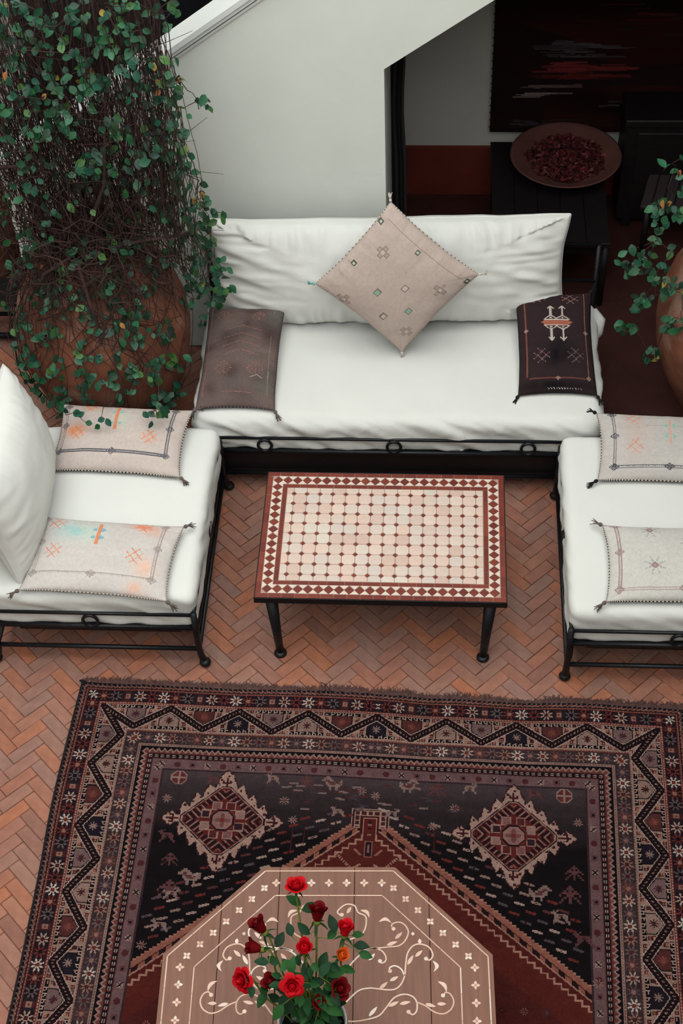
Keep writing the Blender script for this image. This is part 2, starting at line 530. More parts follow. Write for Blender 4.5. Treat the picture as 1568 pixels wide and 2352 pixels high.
# coping slab, drip edge and bead, following the slope
def slope_bar(x0, x1, y0, y1, dz0, dz1):
    return MB().xprism([(x0, cop(x0) + dz0), (x1, cop(x1) + dz0), (x1, cop(x1) + dz1), (x0, cop(x0) + dz1)], y0, y1)
coping = structure('trim_2', slope_bar(XL - .05, XE, YW - .035, YW + .15, -.03, 0), M['white_coping'])
structure('cornice', slope_bar(XL, XE, YW - .024, YW, -.055, -.03), M['white_coping'], coping)
structure('cornice_bead', slope_bar(XL, XE, YW - .012, YW, -.080, -.066), M['white_coping'], coping)
# handrail on the far side of the stairs
hr = MB().tube([(XL, YB - .1, cop(XL) + .35), (XE, YB - .1, cop(XE) + .35)], .02)
structure('handrail', hr, M['iron'], steps)
# wall behind the stairs and the room under the gallery
structure('wall_back', MB().box(-4.2, 4.2, 3.09, 3.25, 0, 3.2), M['room_wall'])
structure('baseboard_back', MB().box(-.6, 4.2, 3.065, 3.09, 0, .335), M['dado'])
structure('wall_under_stair', MB().box(-.9, -.035, YB + .12, 3.09, 0, 2.0), M['room_wall'])
structure('wall_stair_rear', MB().xprism([(-1.95, 0), (-.95, 0), (-.95, 1.0), (-.036, sof(-.036) + .02), (XE, sof(XE) + .02), (XE, 3.3), (-1.95, 2.9)], YB + .001, YB + .1), M['step'])
structure('ceiling_blocker', MB().box(-4.2, .5, 2.62, 3.25, 2.75, 2.95).box(.5, 4.2, 1.73, 3.25, 2.12, 2.95).box(2.4, 4.2, -7.2, 1.73, 2.75, 2.95), M['ceiling_blocker'])  # unseen gallery slabs, shaped low and wide to block skylight
# the courtyard round the camera
structure('wall_gallery', MB().box(-4.2, .5, 2.62, 2.8, 2.95, 7.2).box(.5, 4.2, 1.86, 2.0, 2.95, 7.2).box(2.4, 2.55, -7.2, 1.86, 2.95, 5.2), M['court'])  # upper walls, plus an unseen right wing added to cut skylight
structure('wall_left', MB().box(-4.4, -4.2, -7.2, 3.2, 0, 7.2), M['court'])
structure('wall_right', MB().box(4.2, 4.4, -7.2, 3.2, 0, 7.2), M['court'])
structure('wall_front', MB().box(-4.4, 4.4, -7.4, -7.2, 0, 7.0), M['court'])


# ================================================================== SOFT FURNISHING BUILDERS
def rounded_slab(x0, x1, y0, y1, z0, z1, r, step=.014, amp=.005, seed=0.0, puff=.012):
    """a mattress: rounded box with creased sides; returns a mesh"""
    zc = z0; z0 = z0 - r * .8
    c = np.array([(x0 + x1) / 2, (y0 + y1) / 2, (z0 + z1) / 2]); h = np.array([x1 - x0, y1 - y0, z1 - z0]) / 2
    V = []; Q = []; base = 0
    for ax in range(3):
        for sg in (-1, 1):
            a, b = (ax + 1) % 3, (ax + 2) % 3
            na, nb = max(6, int(2 * h[a] / step)), max(6, int(2 * h[b] / step))
            A, B = np.meshgrid(np.linspace(-h[a], h[a], na), np.linspace(-h[b], h[b], nb))
            q = np.zeros((A.size, 3)); q[:, a] = A.ravel(); q[:, b] = B.ravel(); q[:, ax] = sg * h[ax]
            V.append(q)
            idx = np.arange(A.size).reshape(nb, na) + base; base += A.size
            f = np.stack([idx[:-1, :-1], idx[:-1, 1:], idx[1:, 1:], idx[1:, :-1]], -1).reshape(-1, 4)
            Q.append(f if sg > 0 else f[:, ::-1])
    q = np.concatenate(V); Q = np.concatenate(Q)
    inner = np.clip(q, -(h - r), h - r); d = q - inner
    nrm = d / np.linalg.norm(d, axis=1, keepdims=True)
    p = inner + nrm * r
    side = 1 - np.clip(nrm[:, 2], 0, 1) ** 2
    s = p[:, 0] + p[:, 1] * 1.0
    zz = p[:, 2]
    fold = vnoise(s * 9 + zz * 16 + seed, zz * 14 + 5, seed) + .8 * vnoise(s * 21 + zz * 34, zz * 9 + seed, 3.3) + .5 * np.abs(vnoise(s * 30 - zz * 22, zz * 20, seed + 7))
    soft = vnoise(p[:, 0] * 5 + seed, p[:, 1] * 5, 1.7) + .5 * vnoise(p[:, 0] * 13, p[:, 1] * 13 + seed, 2.2)
    disp = side * fold * amp * 2.4 + (1 - side) * soft * amp * .9
    top = (nrm[:, 2] > .3)
    disp += top * puff * (1 - (p[:, 0] / h[0]) ** 2) * (1 - (p[:, 1] / h[1]) ** 2)
    p = p + nrm * disp[:, None] + c
    p[:, 2] = np.maximum(p[:, 2], zc + .0015 * np.sin(p[:, 0] * 40))
    me = bpy.data.meshes.new('mattress')
    fill_mesh(me, p, Q, M['white_cotton'])
    import bmesh
    bm = bmesh.new(); bm.from_mesh(me); bmesh.ops.remove_doubles(bm, verts=bm.verts, dist=.0012); bm.to_mesh(me); bm.free()
    return me


def pillow(name, a, b, T, m, canvas=None, back=None, res=.005, pinch=.06, flat=.45, wr=.004, seed=0.0, parent=None,
           power=.42, folds=1.0):
    """a stuffed cushion: two puffed sheets; local x along a, y along b, z out of the face"""
    nu, nv = max(24, int(a / res)), max(24, int(b / res))
    u = np.sin(np.linspace(-1, 1, nu + 1) * PI / 2 * .82) / math.sin(PI / 2 * .82)
    v = np.sin(np.linspace(-1, 1, nv + 1) * PI / 2 * .82) / math.sin(PI / 2 * .82)
    U, Vv = np.meshgrid(u, v[::-1])
    x = a / 2 * U * (1 - pinch * (1 - Vv ** 2) * np.abs(U) ** 1.5)
    y = b / 2 * Vv * (1 - pinch * (1 - U ** 2) * np.abs(Vv) ** 1.5)
    # slight unevenness of the outline
    x = x + wr * 1.2 * vnoise(y * 9 + seed, x * 2, seed); y = y + wr * 1.2 * vnoise(x * 9 + seed, y * 2 + 4, seed)
    th = T / 2 * np.clip((1 - U ** 2) * (1 - Vv ** 2), 0, 1) ** power
    edge = np.clip(np.maximum(np.abs(U), np.abs(Vv)), 0, 1)
    e4 = edge ** 3 * (1 - edge ** 12)
    alongx = np.abs(Vv) > np.abs(U)
    s = np.where(alongx, x, y + 3.0)
    dd = np.where(alongx, y, x)
    crease = (vnoise(s * 26 + dd * 9 + seed, dd * 3 + seed, 1.1) + .6 * vnoise(s * 55, dd * 5, seed)) * e4 * folds
    soft = vnoise(x * 8 + seed, y * 8, seed + 2) + .5 * vnoise(x * 20, y * 20 + seed, 4.4)
    inn = np.clip((1 - edge) * 6, 0, 1)
    zt = th + wr * (2.2 * crease + 1.4 * soft * inn)
    zb = -th * flat + wr * soft * .5 * inn
    V = np.concatenate([np.stack([x, y, zt], -1).reshape(-1, 3), np.stack([x, y, zb], -1).reshape(-1, 3)])
    n = (nu + 1) * (nv + 1)
    idx = np.arange(n).reshape(nv + 1, nu + 1)
    q = np.stack([idx[1:, :-1], idx[1:, 1:], idx[:-1, 1:], idx[:-1, :-1]], -1).reshape(-1, 4)
    Q = np.concatenate([q, q[:, ::-1] + n])
    cols = None
    if canvas is not None:
        fu = (np.add.outer(np.zeros(nv), (u[:-1] + u[1:]) / 2) + 1) / 2
        fv = (1 - np.add.outer((v[::-1][:-1] + v[::-1][1:]) / 2, np.zeros(nu))) / 2
        ci = np.clip((fu * canvas.nx).astype(int), 0, canvas.nx - 1); cj = np.clip((fv * canvas.ny).astype(int), 0, canvas.ny - 1)
        top = canvas.a[cj, ci].reshape(-1, 3)
        bot = np.tile(np.array(back if back is not None else canvas.a.mean((0, 1)), np.float32), (len(q), 1))
        cols = np.concatenate([top, bot])
    me = bpy.data.meshes.new(name)
    fill_mesh(me, V, Q, m, cols)
    o = link(bpy.data.objects.new(name, me), parent)
    # outline path for the seam cord
    P = V[:n].reshape(nv + 1, nu + 1, 3)
    path = list(P[0, :-1]) + list(P[:-1, -1]) + list(P[-1, :0:-1]) + list(P[:0:-1, 0])
    return o, [Vector(map(float, p)) for p in path], [Vector(map(float, P[j, i])) for j, i in ((0, 0), (0, -1), (-1, -1), (-1, 0))]


def seam_cord(name, path, r, mats, parent, period=2):
    mb = MB(); path = path[::2]
    mb.tube(path, r, 5, closed=True)
    k = len(path)
    mb.m = [(i // 5 // period) % len(mats) for i in range(k * 5)]
    return mb.build(name, mats, parent, True)


def tassel(parent, at, direction, m, size=1.0, drop=.012):
    d = Vector(direction).normalized()
    mb = MB()
    c = Vector(at) + d * .010 * size
    # bound knot
    pr = [(-.009, .002), (-.006, .0065), (0, .0085), (.006, .0065), (.009, .004)]
    q = d.to_track_quat('Z', 'Y')
    k = MB().lathe([(z * size, r * size) for z, r in pr], 8, capt=True)
    mb.add([c + q @ Vector(p) for p in k.v], k.f)
    for i in range(9):
        an = 2 * PI * i / 9 + random.random()
        e = q @ Vector((math.cos(an), math.sin(an), 0)) * random.uniform(.3, 1.0)
        ln = random.uniform(.020, .036) * size
        p0 = c + d * .006 * size
        p1 = p0 + d * ln * .5 + e * .007 * size + Vector((0, 0, -drop * .3))
        p2 = p0 + d * ln + e * .017 * size + Vector((0, 0, -drop))
        mb.tube([p0, p1, p2], [.0026 * size, .0024 * size, .0015 * size], 4)
    return mb.build('tassel', m, parent, True)


def place(o, loc, R):
    o.location = loc
    o.rotation_euler = R.to_euler() if isinstance(R, Matrix) else R


def Rm(tilt=0, yaw=0, spin=0):
    return Matrix.Rotation(yaw, 3, 'Z') @ Matrix.Rotation(tilt, 3, 'X') @ Matrix.Rotation(spin, 3, 'Z')


# ================================================================== SOFA AND CHAIRS
def iron_frame(t, x0, x1, y0, y1, ring_faces, leg_flare, low=True):
    """rail with rings, flat lower bar, stretchers, flared legs; local to the thing t"""
    zr, zl = .352, .262
    for nm, z, r in (('top_rail', zr, .0085), ('lower_rail', zl, .013)):
        mb = MB()
        P = [(x0, y0, z), (x1, y0, z), (x1, y1, z), (x0, y1, z)]
        for i in range(4):
            a, b = Vector(P[i]), Vector(P[(i + 1) % 4])
            mb.tube([a, b], r, 8)
        mb.build(nm, M['iron'], t, True)
    if low:
        mb = MB()
        for a, b in (((x0, y0), (x1, y0)), ((x1, y0), (x1, y1)), ((x0, y1), (x1, y1)), ((x0, y0), (x0, y1))):
            mb.tube([(*a, .105), (*b, .105)], .011, 8)
        mb.build('stretcher', M['iron'], t, True)
    sl = MB().box(x0 + .01, x1 - .01, y0 + .01, y1 - .01, zl - .012, zl + .004)
    sl.build('support_panel', M['iron'], t)
    MB().box(x0 + .09, x1 - .09, y0 + .08, y1 - .08, .12, zl - .012).build('shade_box', M['iron'], t)  # added black box that imitates the shade under the seat
    for (x, y) in ((x0, y0), (x1, y0), (x1, y1), (x0, y1)):
        sx = 1 if x > (x0 + x1) / 2 else -1; sy = 1 if y > (y0 + y1) / 2 else -1
        f = leg_flare
        mb = MB().tube([(x, y, zr + .012), (x, y, .2), (x, y, .1), (x + sx * f * .35, y + sy * f * .2, .05), (x + sx * f, y + sy * f * .5, .02), (x + sx * f * 1.15, y + sy * f * .6, .004)],
                       [.014, .015, .015, .016, .019, .019], 10)
        b = MB().lathe([(0, .012), (.008, .024), (.02, .027), (.032, .02), (.038, .01)], 12, (x + sx * f, y + sy * f * .55), capt=True)
        mb.add(b.v, b.f)
        mb.build('leg', M['iron'], t, True)
    rc = .030
    for (axis, pos, fixed) in ring_faces:
        mb = MB(); P = []
        for k in range(24):
            a = 2 * PI * k / 24
            o = rc * 1.1 * math.cos(a); z = (zr + zl) / 2 + .002 + rc * 1.25 * math.sin(a)
            P.append((pos + o, fixed, z) if axis == 'x' else (fixed, pos + o, z))
        mb.tube(P, .0075, 8, closed=True)
        mb.build('ring', M['iron'], t, True)


sofa = thing('sofa', 'long white daybed sofa on a black iron frame, below the white stair wall', 'sofa', (.045, 1.115, 0))
hx, hy = .985, .455
iron_frame(sofa, -hx, hx, -hy, hy - .01, [('x', -.645, -hy - .009), ('x', -.015, -hy - .009), ('x', .633, -hy - .009)], .0)
MB().box(-hx + .012, hx - .012, -hy + .02, -hy + .032, .075, .255).build('shade_panel', M['iron'], sofa)  # added black sheet standing in for the deep shade under the sofa
# back frame with its posts
mb = MB()
for x in (-hx, -hx + .05, hx): mb.tube([(x, hy - .005, .02 if abs(x) > .97 else .3), (x, hy + .03, .80)], .014, 8)
mb.tube([(-hx, hy + .03, .80), (hx, hy + .03, .80)], .012, 8)
mb.tube([(-hx, hy + .015, .58), (hx, hy + .015, .58)], .010, 8)
mb.build('back_frame', M['iron'], sofa, True)
o = inst('mattress', rounded_slab(-1.0, .995, -.445, .47, .268, .462, .062, seed=2.0, amp=.0085), sofa)
o['label'] = 'white fitted mattress'
# overhanging corner of the cover at the back right
mb = MB()
mb.tube([(.985, .30, .30), (1.005, .32, .36), (1.01, .35, .42), (.99, .40, .45)], [.004, .03, .035, .01], 8)
o = mb.build('cover_corner', M['white_cotton'], sofa, True)

chair_l = thing('armchair', 'deep white lounge chair with black iron frame at the left of the tiled table', 'armchair', (-1.285, .105, 0))
iron_frame(chair_l, -.46, .465, -.535, .53, [('x', 0, -.544), ('y', .0, .474)], .02)
MB().box(.44, .452, -.50, .50, .10, .255).build('apron', M['iron'], chair_l)
o = inst('mattress', rounded_slab(-.475, .475, -.525, .535, .268, .458, .05, seed=5.0), chair_l)
o['label'] = 'white fitted mattress'
mb = MB()
for y in (-.53, 0, .52): mb.tube([(-.46, y, .34), (-.52, y, .82)], .013, 8)
mb.tube([(-.52, -.53, .82), (-.52, .52, .82)], .012, 8)
mb.build('back_frame', M['iron'], chair_l, True)

chair_r = thing('armchair', 'deep white lounge chair cut by the right edge of the photo, beside the tiled table', 'armchair', (1.295, .085, 0))
iron_frame(chair_r, -.465, .46, -.555, .53, [('x', 0, -.564), ('y', 0, -.474)], .004)
MB().box(-.452, -.44, -.52, .50, .10, .255).build('apron', M['iron'], chair_r)
o = inst('mattress', rounded_slab(-.475, .475, -.54, .535, .268, .46, .05, seed=9.0), chair_r)
o['label'] = 'white fitted mattress'
mb = MB()
for y in (-.54, 0, .52): mb.tube([(.46, y, .34), (.52, y, .82)], .013, 8)
mb.tube([(.52, -.54, .82), (.52, .52, .82)], .012, 8)
mb.build('back_frame', M['iron'], chair_r, True)

# ------------------------------------------------------------------ cushions
WHITE_CORD = [M['white_cotton']]
bc, path, cs = pillow('back_cushion', 1.78, .57, .30, M['white_cotton'], res=.009, pinch=.035, flat=.8, wr=.011, seed=3.0, power=.36, folds=2.0)
place(bc, (-.015, 1.475, .735), Rm(math.radians(77), math.radians(.8), math.radians(.9)))
tag(bc, 'long white back cushion standing along the back of the big sofa', 'cushion')
seam_cord('piping', path, .005, WHITE_CORD, bc)
bl, path, cs = pillow('back_cushion', .84, .56, .30, M['white_cotton'], res=.009, pinch=.05, flat=.8, wr=.007, seed=8.0, power=.4, folds=1.2)
place(bl, (-1.655, .06, .725), Rm(math.radians(79), math.radians(92), 0))
tag(bl, 'plump white back cushion standing on the left lounge chair', 'cushion')
seam_cord('piping', path, .004, WHITE_CORD, bl)

GREY_D, GREY_M = lin(92, 90, 92), lin(150, 142, 140)


def weave(c, amt=.05):
    n = 1 + amt * (rng.random((c.ny, c.nx)).astype(np.float32) - .5) * 2
    n *= 1 + amt * 1.2 * vnoise(c.X * 6, c.Y * 50, 3.1).astype(np.float32)
    c.a *= n[:, :, None]


def border(c, l, r, t, b, col, wd=.0028, gap=.011, al=1.0, knots=True, kcol=None, sides='lrb'):
    """double-line frame with diamond knots"""
    kcol = kcol or col
    def dl(p, q):
        horizontal = abs(p[1] - q[1]) < abs(p[0] - q[0])
        for o in (-gap / 2, gap / 2):
            off = (0, o) if horizontal else (o, 0)
            c.line((p[0] + off[0], p[1] + off[1]), (q[0] + off[0], q[1] + off[1]), wd, col, al)
        c.line(p, q, wd * 1.6, col, al * .55, dash=.008)
    if 'l' in sides: dl((l, t), (l, b))
    if 'r' in sides: dl((r, t), (r, b))
    if 'b' in sides: dl((l, b), (r, b))
    ks = []
    if 'l' in sides: ks += [(l, b), (l, (t + b) / 2 * .95), (l, t + .01)]
    if 'r' in sides: ks += [(r, b), (r, (t + b) / 2 * .95), (r, t + .01)]
    ks += [((l + r) / 2, b)]
    for (x, y) in ks:
        c.diamond(x, y, .023, .019, kcol, al, .70); c.diamond(x, y, .013, .011, kcol, al, .5); c.diamond(x, y, .004, .004, kcol, al)


def kilim(kind):
    W, H = .60, .37
    if kind in ('LU', 'LL'):
        c = Canvas(W, H, .0022, lin(206, 190, 182) if kind == 'LU' else lin(211, 202, 196))
        OR = lin(226, 142, 104); TE = lin(110, 190, 180)
        if kind == 'LU':
            c.blob(.09, .17, .06, .035, lin(236, 150, 100), .85); c.blob(.15, .03, .05, .02, lin(230, 160, 120), .6)
            c.blob(.45, .2, .05, .03, lin(226, 170, 145), .35); c.blob(.3, .1, .05, .05, lin(200, 214, 196), .55)
            st = [(.1, .185), (.445, .195), (.14, .02), (.46, .03)]
            v0, v1, bx = .03, .16, .277
        else:
            c.blob(.165, .085, .085, .05, lin(160, 206, 202), .75); c.blob(.25, .1, .06, .05, lin(206, 222, 200), .6)
            c.blob(.445, .035, .05, .02, lin(236, 130, 76), 1.0); c.blob(.50, .06, .05, .03, lin(226, 160, 130), .5)
            c.blob(.5, .25, .05, .05, lin(240, 190, 165), .7); c.blob(.47, .35, .04, .03, lin(236, 170, 140), .6)
            st = [(.085, .045), (.45, .03), (.095, .195), (.445, .2)]
            v0, v1, bx = .045, .15, .272
        for (x, y) in st: c.hash_star(x, y, .036, OR, .0042, .95)
        for y in (v0 + .03, v1 - .03):
            for sg in (-1, 1):
                for k in range(5): c.line((bx + sg * (.012 + .004 * k), y - .012 + .003 * k), (bx + sg * (.012 + .004 * k), y + .012 - .003 * k), .004, TE if kind == 'LU' else lin(110, 176, 196), .8)
                c.line((bx + sg * .03, y), (bx + sg * .11, y), .0018, lin(176, 168, 160), .7)
        c.line((bx, v0), (bx, v1), .018, OR, .95)
        border(c, .03, .535, .01, .285 if kind == 'LU' else .30, lin(104, 102, 106) if kind == 'LU' else lin(160, 148, 144),
               al=1.0 if kind == 'LU' else .95, sides='lrb')
        weave(c); return c
    if kind == 'RU':
        c = Canvas(W, H, .0022, lin(200, 192, 186))
        OR = lin(214, 150, 126); TE = lin(130, 196, 184)
        c.blob(.16, .12, .06, .16, lin(206, 180, 170), .6)
        for (x, y) in ((.155, .215), (.155, .045), (.46, .215), (.46, .045)): c.hash_star(x, y, .04, OR, .0042, .9)
        for y in (.095, .16):
            for sg in (-1, 1):
                for k in range(5): c.line((.31 + sg * (.012 + .004 * k), y - .012 + .003 * k), (.31 + sg * (.012 + .004 * k), y + .012 - .003 * k), .004, TE, .7)
                c.line((.31 + sg * .03, y), (.31 + sg * .11, y), .0018, lin(170, 164, 158), .7)
        c.line((.31, .06), (.31, .2), .015, lin(214, 172, 158), .9)
        border(c, .062, .54, .01, .318, lin(84, 84, 90), al=1.0)
        weave(c); return c
    if kind == 'RL':
        c = Canvas(W, H, .0022, lin(212, 207, 200))
        MV = lin(164, 134, 132); GR = lin(166, 168, 164)
        for (x, y) in ((.18, .04), (.335, .105), (.19, .225), (.49, .04), (.48, .225)):
            for k in range(8):
                an = PI / 8 + k * PI / 4
                c.line((x + .022 * math.cos(an), y + .022 * math.sin(an)), (x + .042 * math.cos(an), y + .042 * math.sin(an)), .007, GR, .95, dash=.010)
            c.diamond(x, y, .019, .018, MV, 1.0); c.diamond(x, y, .008, .008, lin(186, 160, 156), 1.0)
        border(c, .045, .555, .0, .33, MV, wd=.003, gap=.011, al=.95)
        weave(c); return c
    if kind == 'black':
        c = Canvas(.36, .60, .002, lin(50, 36, 38))
        c.blob(.19, .40, .08, .09, lin(16, 14, 20), .9); c.blob(.18, .57, .2, .03, lin(14, 12, 18), .8)
        BR = lin(126, 78, 64); PK = lin(176, 132, 120); GY = lin(190, 178, 168)
        for x in (.036, .325):
            c.line((x, .01), (x, .52), .0065, BR, .9); c.line((x, .01), (x, .52), .002, PK, .7, dash=.012)
        c.line((.05, .535), (.31, .535), .007, BR, .5)
        for (x, y) in ((.036, .26), (.325, .27), (.18, .535), (.325, .53)):
            c.diamond(x, y, .013, .013, PK, 1, .6); c.diamond(x, y, .005, .005, GY)
        for (x, y, col) in ((.1, .045, PK), (.258, .05, PK), (.108, .41, lin(150, 110, 108)), (.268, .41, lin(120, 100, 104))):
            c.hash_star(x, y, .040, col, .0055, .9, dash=.009)
        # the paired-arm figure
        cx, cy = .187, .217
        for sg in (-1, 1):
            for dx in (-.028, .028):
                c.line((cx + dx, cy), (cx + dx, cy + sg * .10), .011, GY, .95)
                c.line((cx + dx - .013, cy + sg * .092), (cx + dx, cy + sg * .108), .006, GY); c.line((cx + dx + .013, cy + sg * .092), (cx + dx, cy + sg * .108), .006, GY)
                c.line((cx + dx, cy + sg * .046), (cx + dx - .032, cy + sg * .018), .006, GY); c.line((cx + dx, cy + sg * .046), (cx + dx + .032, cy + sg * .018), .006, GY)
                c.diamond(cx + dx, cy + sg * .028, .014, .012, lin(90, 60, 56)); c.diamond(cx + dx, cy + sg * .028, .007, .006, GY)
            c.line((cx - .055, cy + sg * .016), (cx + .055, cy + sg * .016), .006, GY)
        w = c.win(.1, .28, .19, .25); X, Y = c.X[w] - cx, c.Y[w] - cy
        c.sub(w, (np.abs(Y) < .014) & (np.abs(X) < .075 - np.abs(Y) * 1.4), lin(168, 100, 80))
        for i in range(13): c.line((.135 + i * .0125, .586), (.139 + i * .0125, .590), .0035, lin(200, 196, 192), .9 - abs(i - 5) * .07)
        weave(c, .10); return c
    if kind == 'brown':
        c = Canvas(.36, .60, .002, lin(112, 94, 90))
        for _ in range(26):
            c.blob(random.uniform(0, .36), random.uniform(0, .6), random.uniform(.03, .08), random.uniform(.02, .07), random.choice([lin(72, 58, 58), lin(122, 104, 98), lin(86, 84, 80), lin(74, 54, 54)]), .6)
        c.blob(.31, .5, .05, .05, lin(104, 106, 96), .7); c.blob(.33, .08, .05, .07, lin(112, 108, 102), .6)
        RD = lin(168, 112, 98)
        for (x, y) in ((.08, .07), (.25, .075), (.11, .40), (.26, .40)):
            for k in range(7):
                yy = y - .03 + .01 * k; hw = .04 * (1 - abs(k - 3) / 5)
                c.line((x - hw, yy + .006), (x, yy - .004), .0032, RD, .85, dash=.016); c.line((x, yy - .004), (x + hw, yy + .006), .0032, RD, .85, dash=.016)
        for k in range(4):
            c.line((.1, .18 + .05 * k), (.18, .15 + .05 * k), .003, RD, .65); c.line((.18, .15 + .05 * k), (.27, .18 + .05 * k), .003, RD, .65)
        for s in (-1, 1): c.line((.27, .44), (.27 + s * .03, .455), .003, lin(190, 180, 172), .7)
        c.line((.32, .03), (.325, .54), .0025, lin(150, 136, 128), .7); c.line((.02, .02), (.022, .55), .003, RD, .7)
        c.line((.10, .535), (.25, .54), .003, RD, .6)
        weave(c, .12); return c
    c = Canvas(.53, .53, .0022, lin(204, 184, 174))

    def loc(px, py):
        sx, sy = (px - 908) / 178 * .375, (638 - py) / 160 * .37
        x, y = (sx + sy) * .7071, (-sx + sy) * .7071
        return x + .265, .265 - y
    BRN = lin(150, 132, 122); GRN = lin(146, 190, 164)
    for (px, py) in ((884, 566), (788, 669), (1004, 656), (923, 747)):
        x, y = loc(px, py)
        al = .6 if py > 700 else .95
        for (ox, oy) in ((1, 0), (-1, 0), (0, 1), (0, -1)):
            ax, ay = x + ox * .021, y + oy * .021
            c.rect(ax - .0115, ax + .0115, ay - .0115, ay + .0115, BRN, al); c.rect(ax - .008, ax + .008, ay - .008, ay + .008, lin(184, 166, 156), al)
        c.rect(x - .008, x + .008, y - .008, y + .008, lin(214, 198, 188), al)
    for (px, py, g) in ((866, 649, 1), (926, 644, 0), (873, 705, 0), (931, 695, 1)):
        x, y = loc(px, py)
        c.rect(x - .017, x + .017, y - .014, y + .014, lin(140, 122, 110)); c.rect(x - .012, x + .012, y - .009, y + .009, GRN if g else lin(214, 200, 190))
    for (px, py) in ((883, 508), (962, 571), (816, 587), (748, 660), (1062, 648)):
        x, y = loc(px, py)
        c.rect(x - .012, x + .012, y - .012, y + .012, lin(96, 96, 88)); c.rect(x - .0055, x + .0055, y - .0055, y + .0055, lin(196, 206, 192))
    c.line((.475, .03), (.475, .52), .0022, lin(150, 128, 112), .9)
    weave(c, .04); return c


def kilim_cushion(kind, label, loc, R, size, T, cords, tm, tassels=(0, 1, 2, 3), tsize=1.15, **kw):
    c = kilim(kind)
    o, path, cs = pillow('kilim_cushion', size[0], size[1], T, M['dye'], c, res=.0032, **kw)
    place(o, loc, R)
    tag(o, label, 'cushion')
    seam_cord('edge_stitch', path, .0034, cords, o, 1)
    ctr = Vector((0, 0, 0))
    for i in tassels:
        p = cs[i]; tassel(o, p, (p.x, p.y * 1.1, -.02), tm[i % len(tm)] if isinstance(tm, list) else tm, tsize)
    return o


CORD_GREY = [M['tassel_cream'], M['tassel_black']]
kilim_cushion('LU', 'blush kilim cushion with orange motifs, at the back of the left chair under trailing leaves', (-1.255, .475, .515), Rm(math.radians(8), math.radians(-3)), (.625, .385), .13, CORD_GREY, M['tassel_grey'], (1, 2, 3), seed=1.0)
kilim_cushion('LL', 'pale kilim cushion with teal stain and orange motifs, at the left chair front', (-1.235, -.232, .496), Rm(math.radians(3), math.radians(-4.0)), (.655, .405), .12, [M['tassel_cream'], M['tassel_grey']], M['tassel_grey'], (1, 2, 3), seed=4.0)
kilim_cushion('RU', 'grey beige kilim cushion with dark line border, at the back of the right chair', (1.298, .468, .515), Rm(math.radians(7), math.radians(-2)), (.635, .385), .13, CORD_GREY, M['tassel_black'], (0, 3), seed=6.0)
kilim_cushion('RL', 'off-white kilim cushion with mauve border and star motifs, on the right chair front', (1.30, -.215, .50), Rm(math.radians(3), math.radians(-1.0)), (.65, .41), .13, [M['tassel_cream'], M['tassel_black']], M['tassel_grey'], (0, 3), seed=7.0)
kilim_cushion('black', 'black kilim cushion with brown stripes and pale figure on the big sofa', (.812, 1.150, .545), Rm(math.radians(12), math.radians(1.0)), (.375, .615), .13, [M['tassel_black']], M['tassel_black'], seed=2.0)
kilim_cushion('brown', 'faded brown kilim cushion lying at the left end of the big sofa', (-.735, 1.04, .530), Rm(math.radians(8), math.radians(-.5)), (.38, .645), .13, [M['tassel_black'], M['tassel_grey']], M['tassel_grey'], seed=5.0, pinch=.05)
kilim_cushion('diamond', 'beige square cushion set on its point against the long white back cushion', (.03, 1.222, .885), Rm(math.radians(75), 0, math.radians(45 + 4)), (.555, .555), .17, [M['tassel_cream'], M['tassel_cream'], M['tassel_grey']], [M['tassel_teal'], M['tassel_cream'], M['tassel_cream'], M['tassel_cream']], seed=3.0, flat=.7, pinch=.05, tsize=.9)


# ================================================================== TILED TABLE
tt = thing('tiled_table', 'low mosaic table of pale and brick-red tiles on black iron legs', 'table', (0, 0, 0))
TW, TD, TZ = 1.10, .748, .42
MB().box(-TW / 2 + .002, TW / 2 - .002, -TD / 2 + .002, TD / 2 - .002, TZ - .03, TZ - .0025).build('grout_bed', M['grout'], tt)
mb = MB()
for (a, b, c_, d) in ((-TW / 2 - .004, TW / 2 + .004, -TD / 2 - .004, -TD / 2 + .002), (-TW / 2 - .004, TW / 2 + .004, TD / 2 - .002, TD / 2 + .004), (-TW / 2 - .004, -TW / 2 + .002, -TD / 2, TD / 2), (TW / 2 - .002, TW / 2 + .004, -TD / 2, TD / 2)):
    mb.box(a, b, c_, d, TZ - .036, TZ - .003)
mb.box(-TW / 2 + .03, TW / 2 - .03, -TD / 2 + .03, TD / 2 - .03, TZ - .036, TZ - .028)
mb.build('iron_band', M['iron'], tt)
for sx in (-1, 1):
    for sy in (-1, 1):
        x, y = sx * .485, sy * .335
        fx, fy = sx * .462, sy * .372
        mb = MB().tube([(x, y, TZ - .03), (x + (fx - x) * .7, y + (fy - y) * .7, .12), (fx, fy, .012)], [.030, .020, .017], 12)
        b = MB().lathe([(0, .026), (.006, .030), (.014, .028), (.022, .018)], 14, (fx, fy), capt=True)
        mb.add(b.v, b.f); mb.build('leg', M['iron'], tt, True)
TILE = .0600
x_l = [-.455 + .033 + TILE * i for i in range(15)]          # dot columns
FX0, FX1 = -.453, .453
x_l = [(i - 7) * TILE for i in range(15)]
y_l = [(j - 4) * TILE for j in range(9)]
FY0, FY1 = -.277, .277
ck = .0125
g = .0014


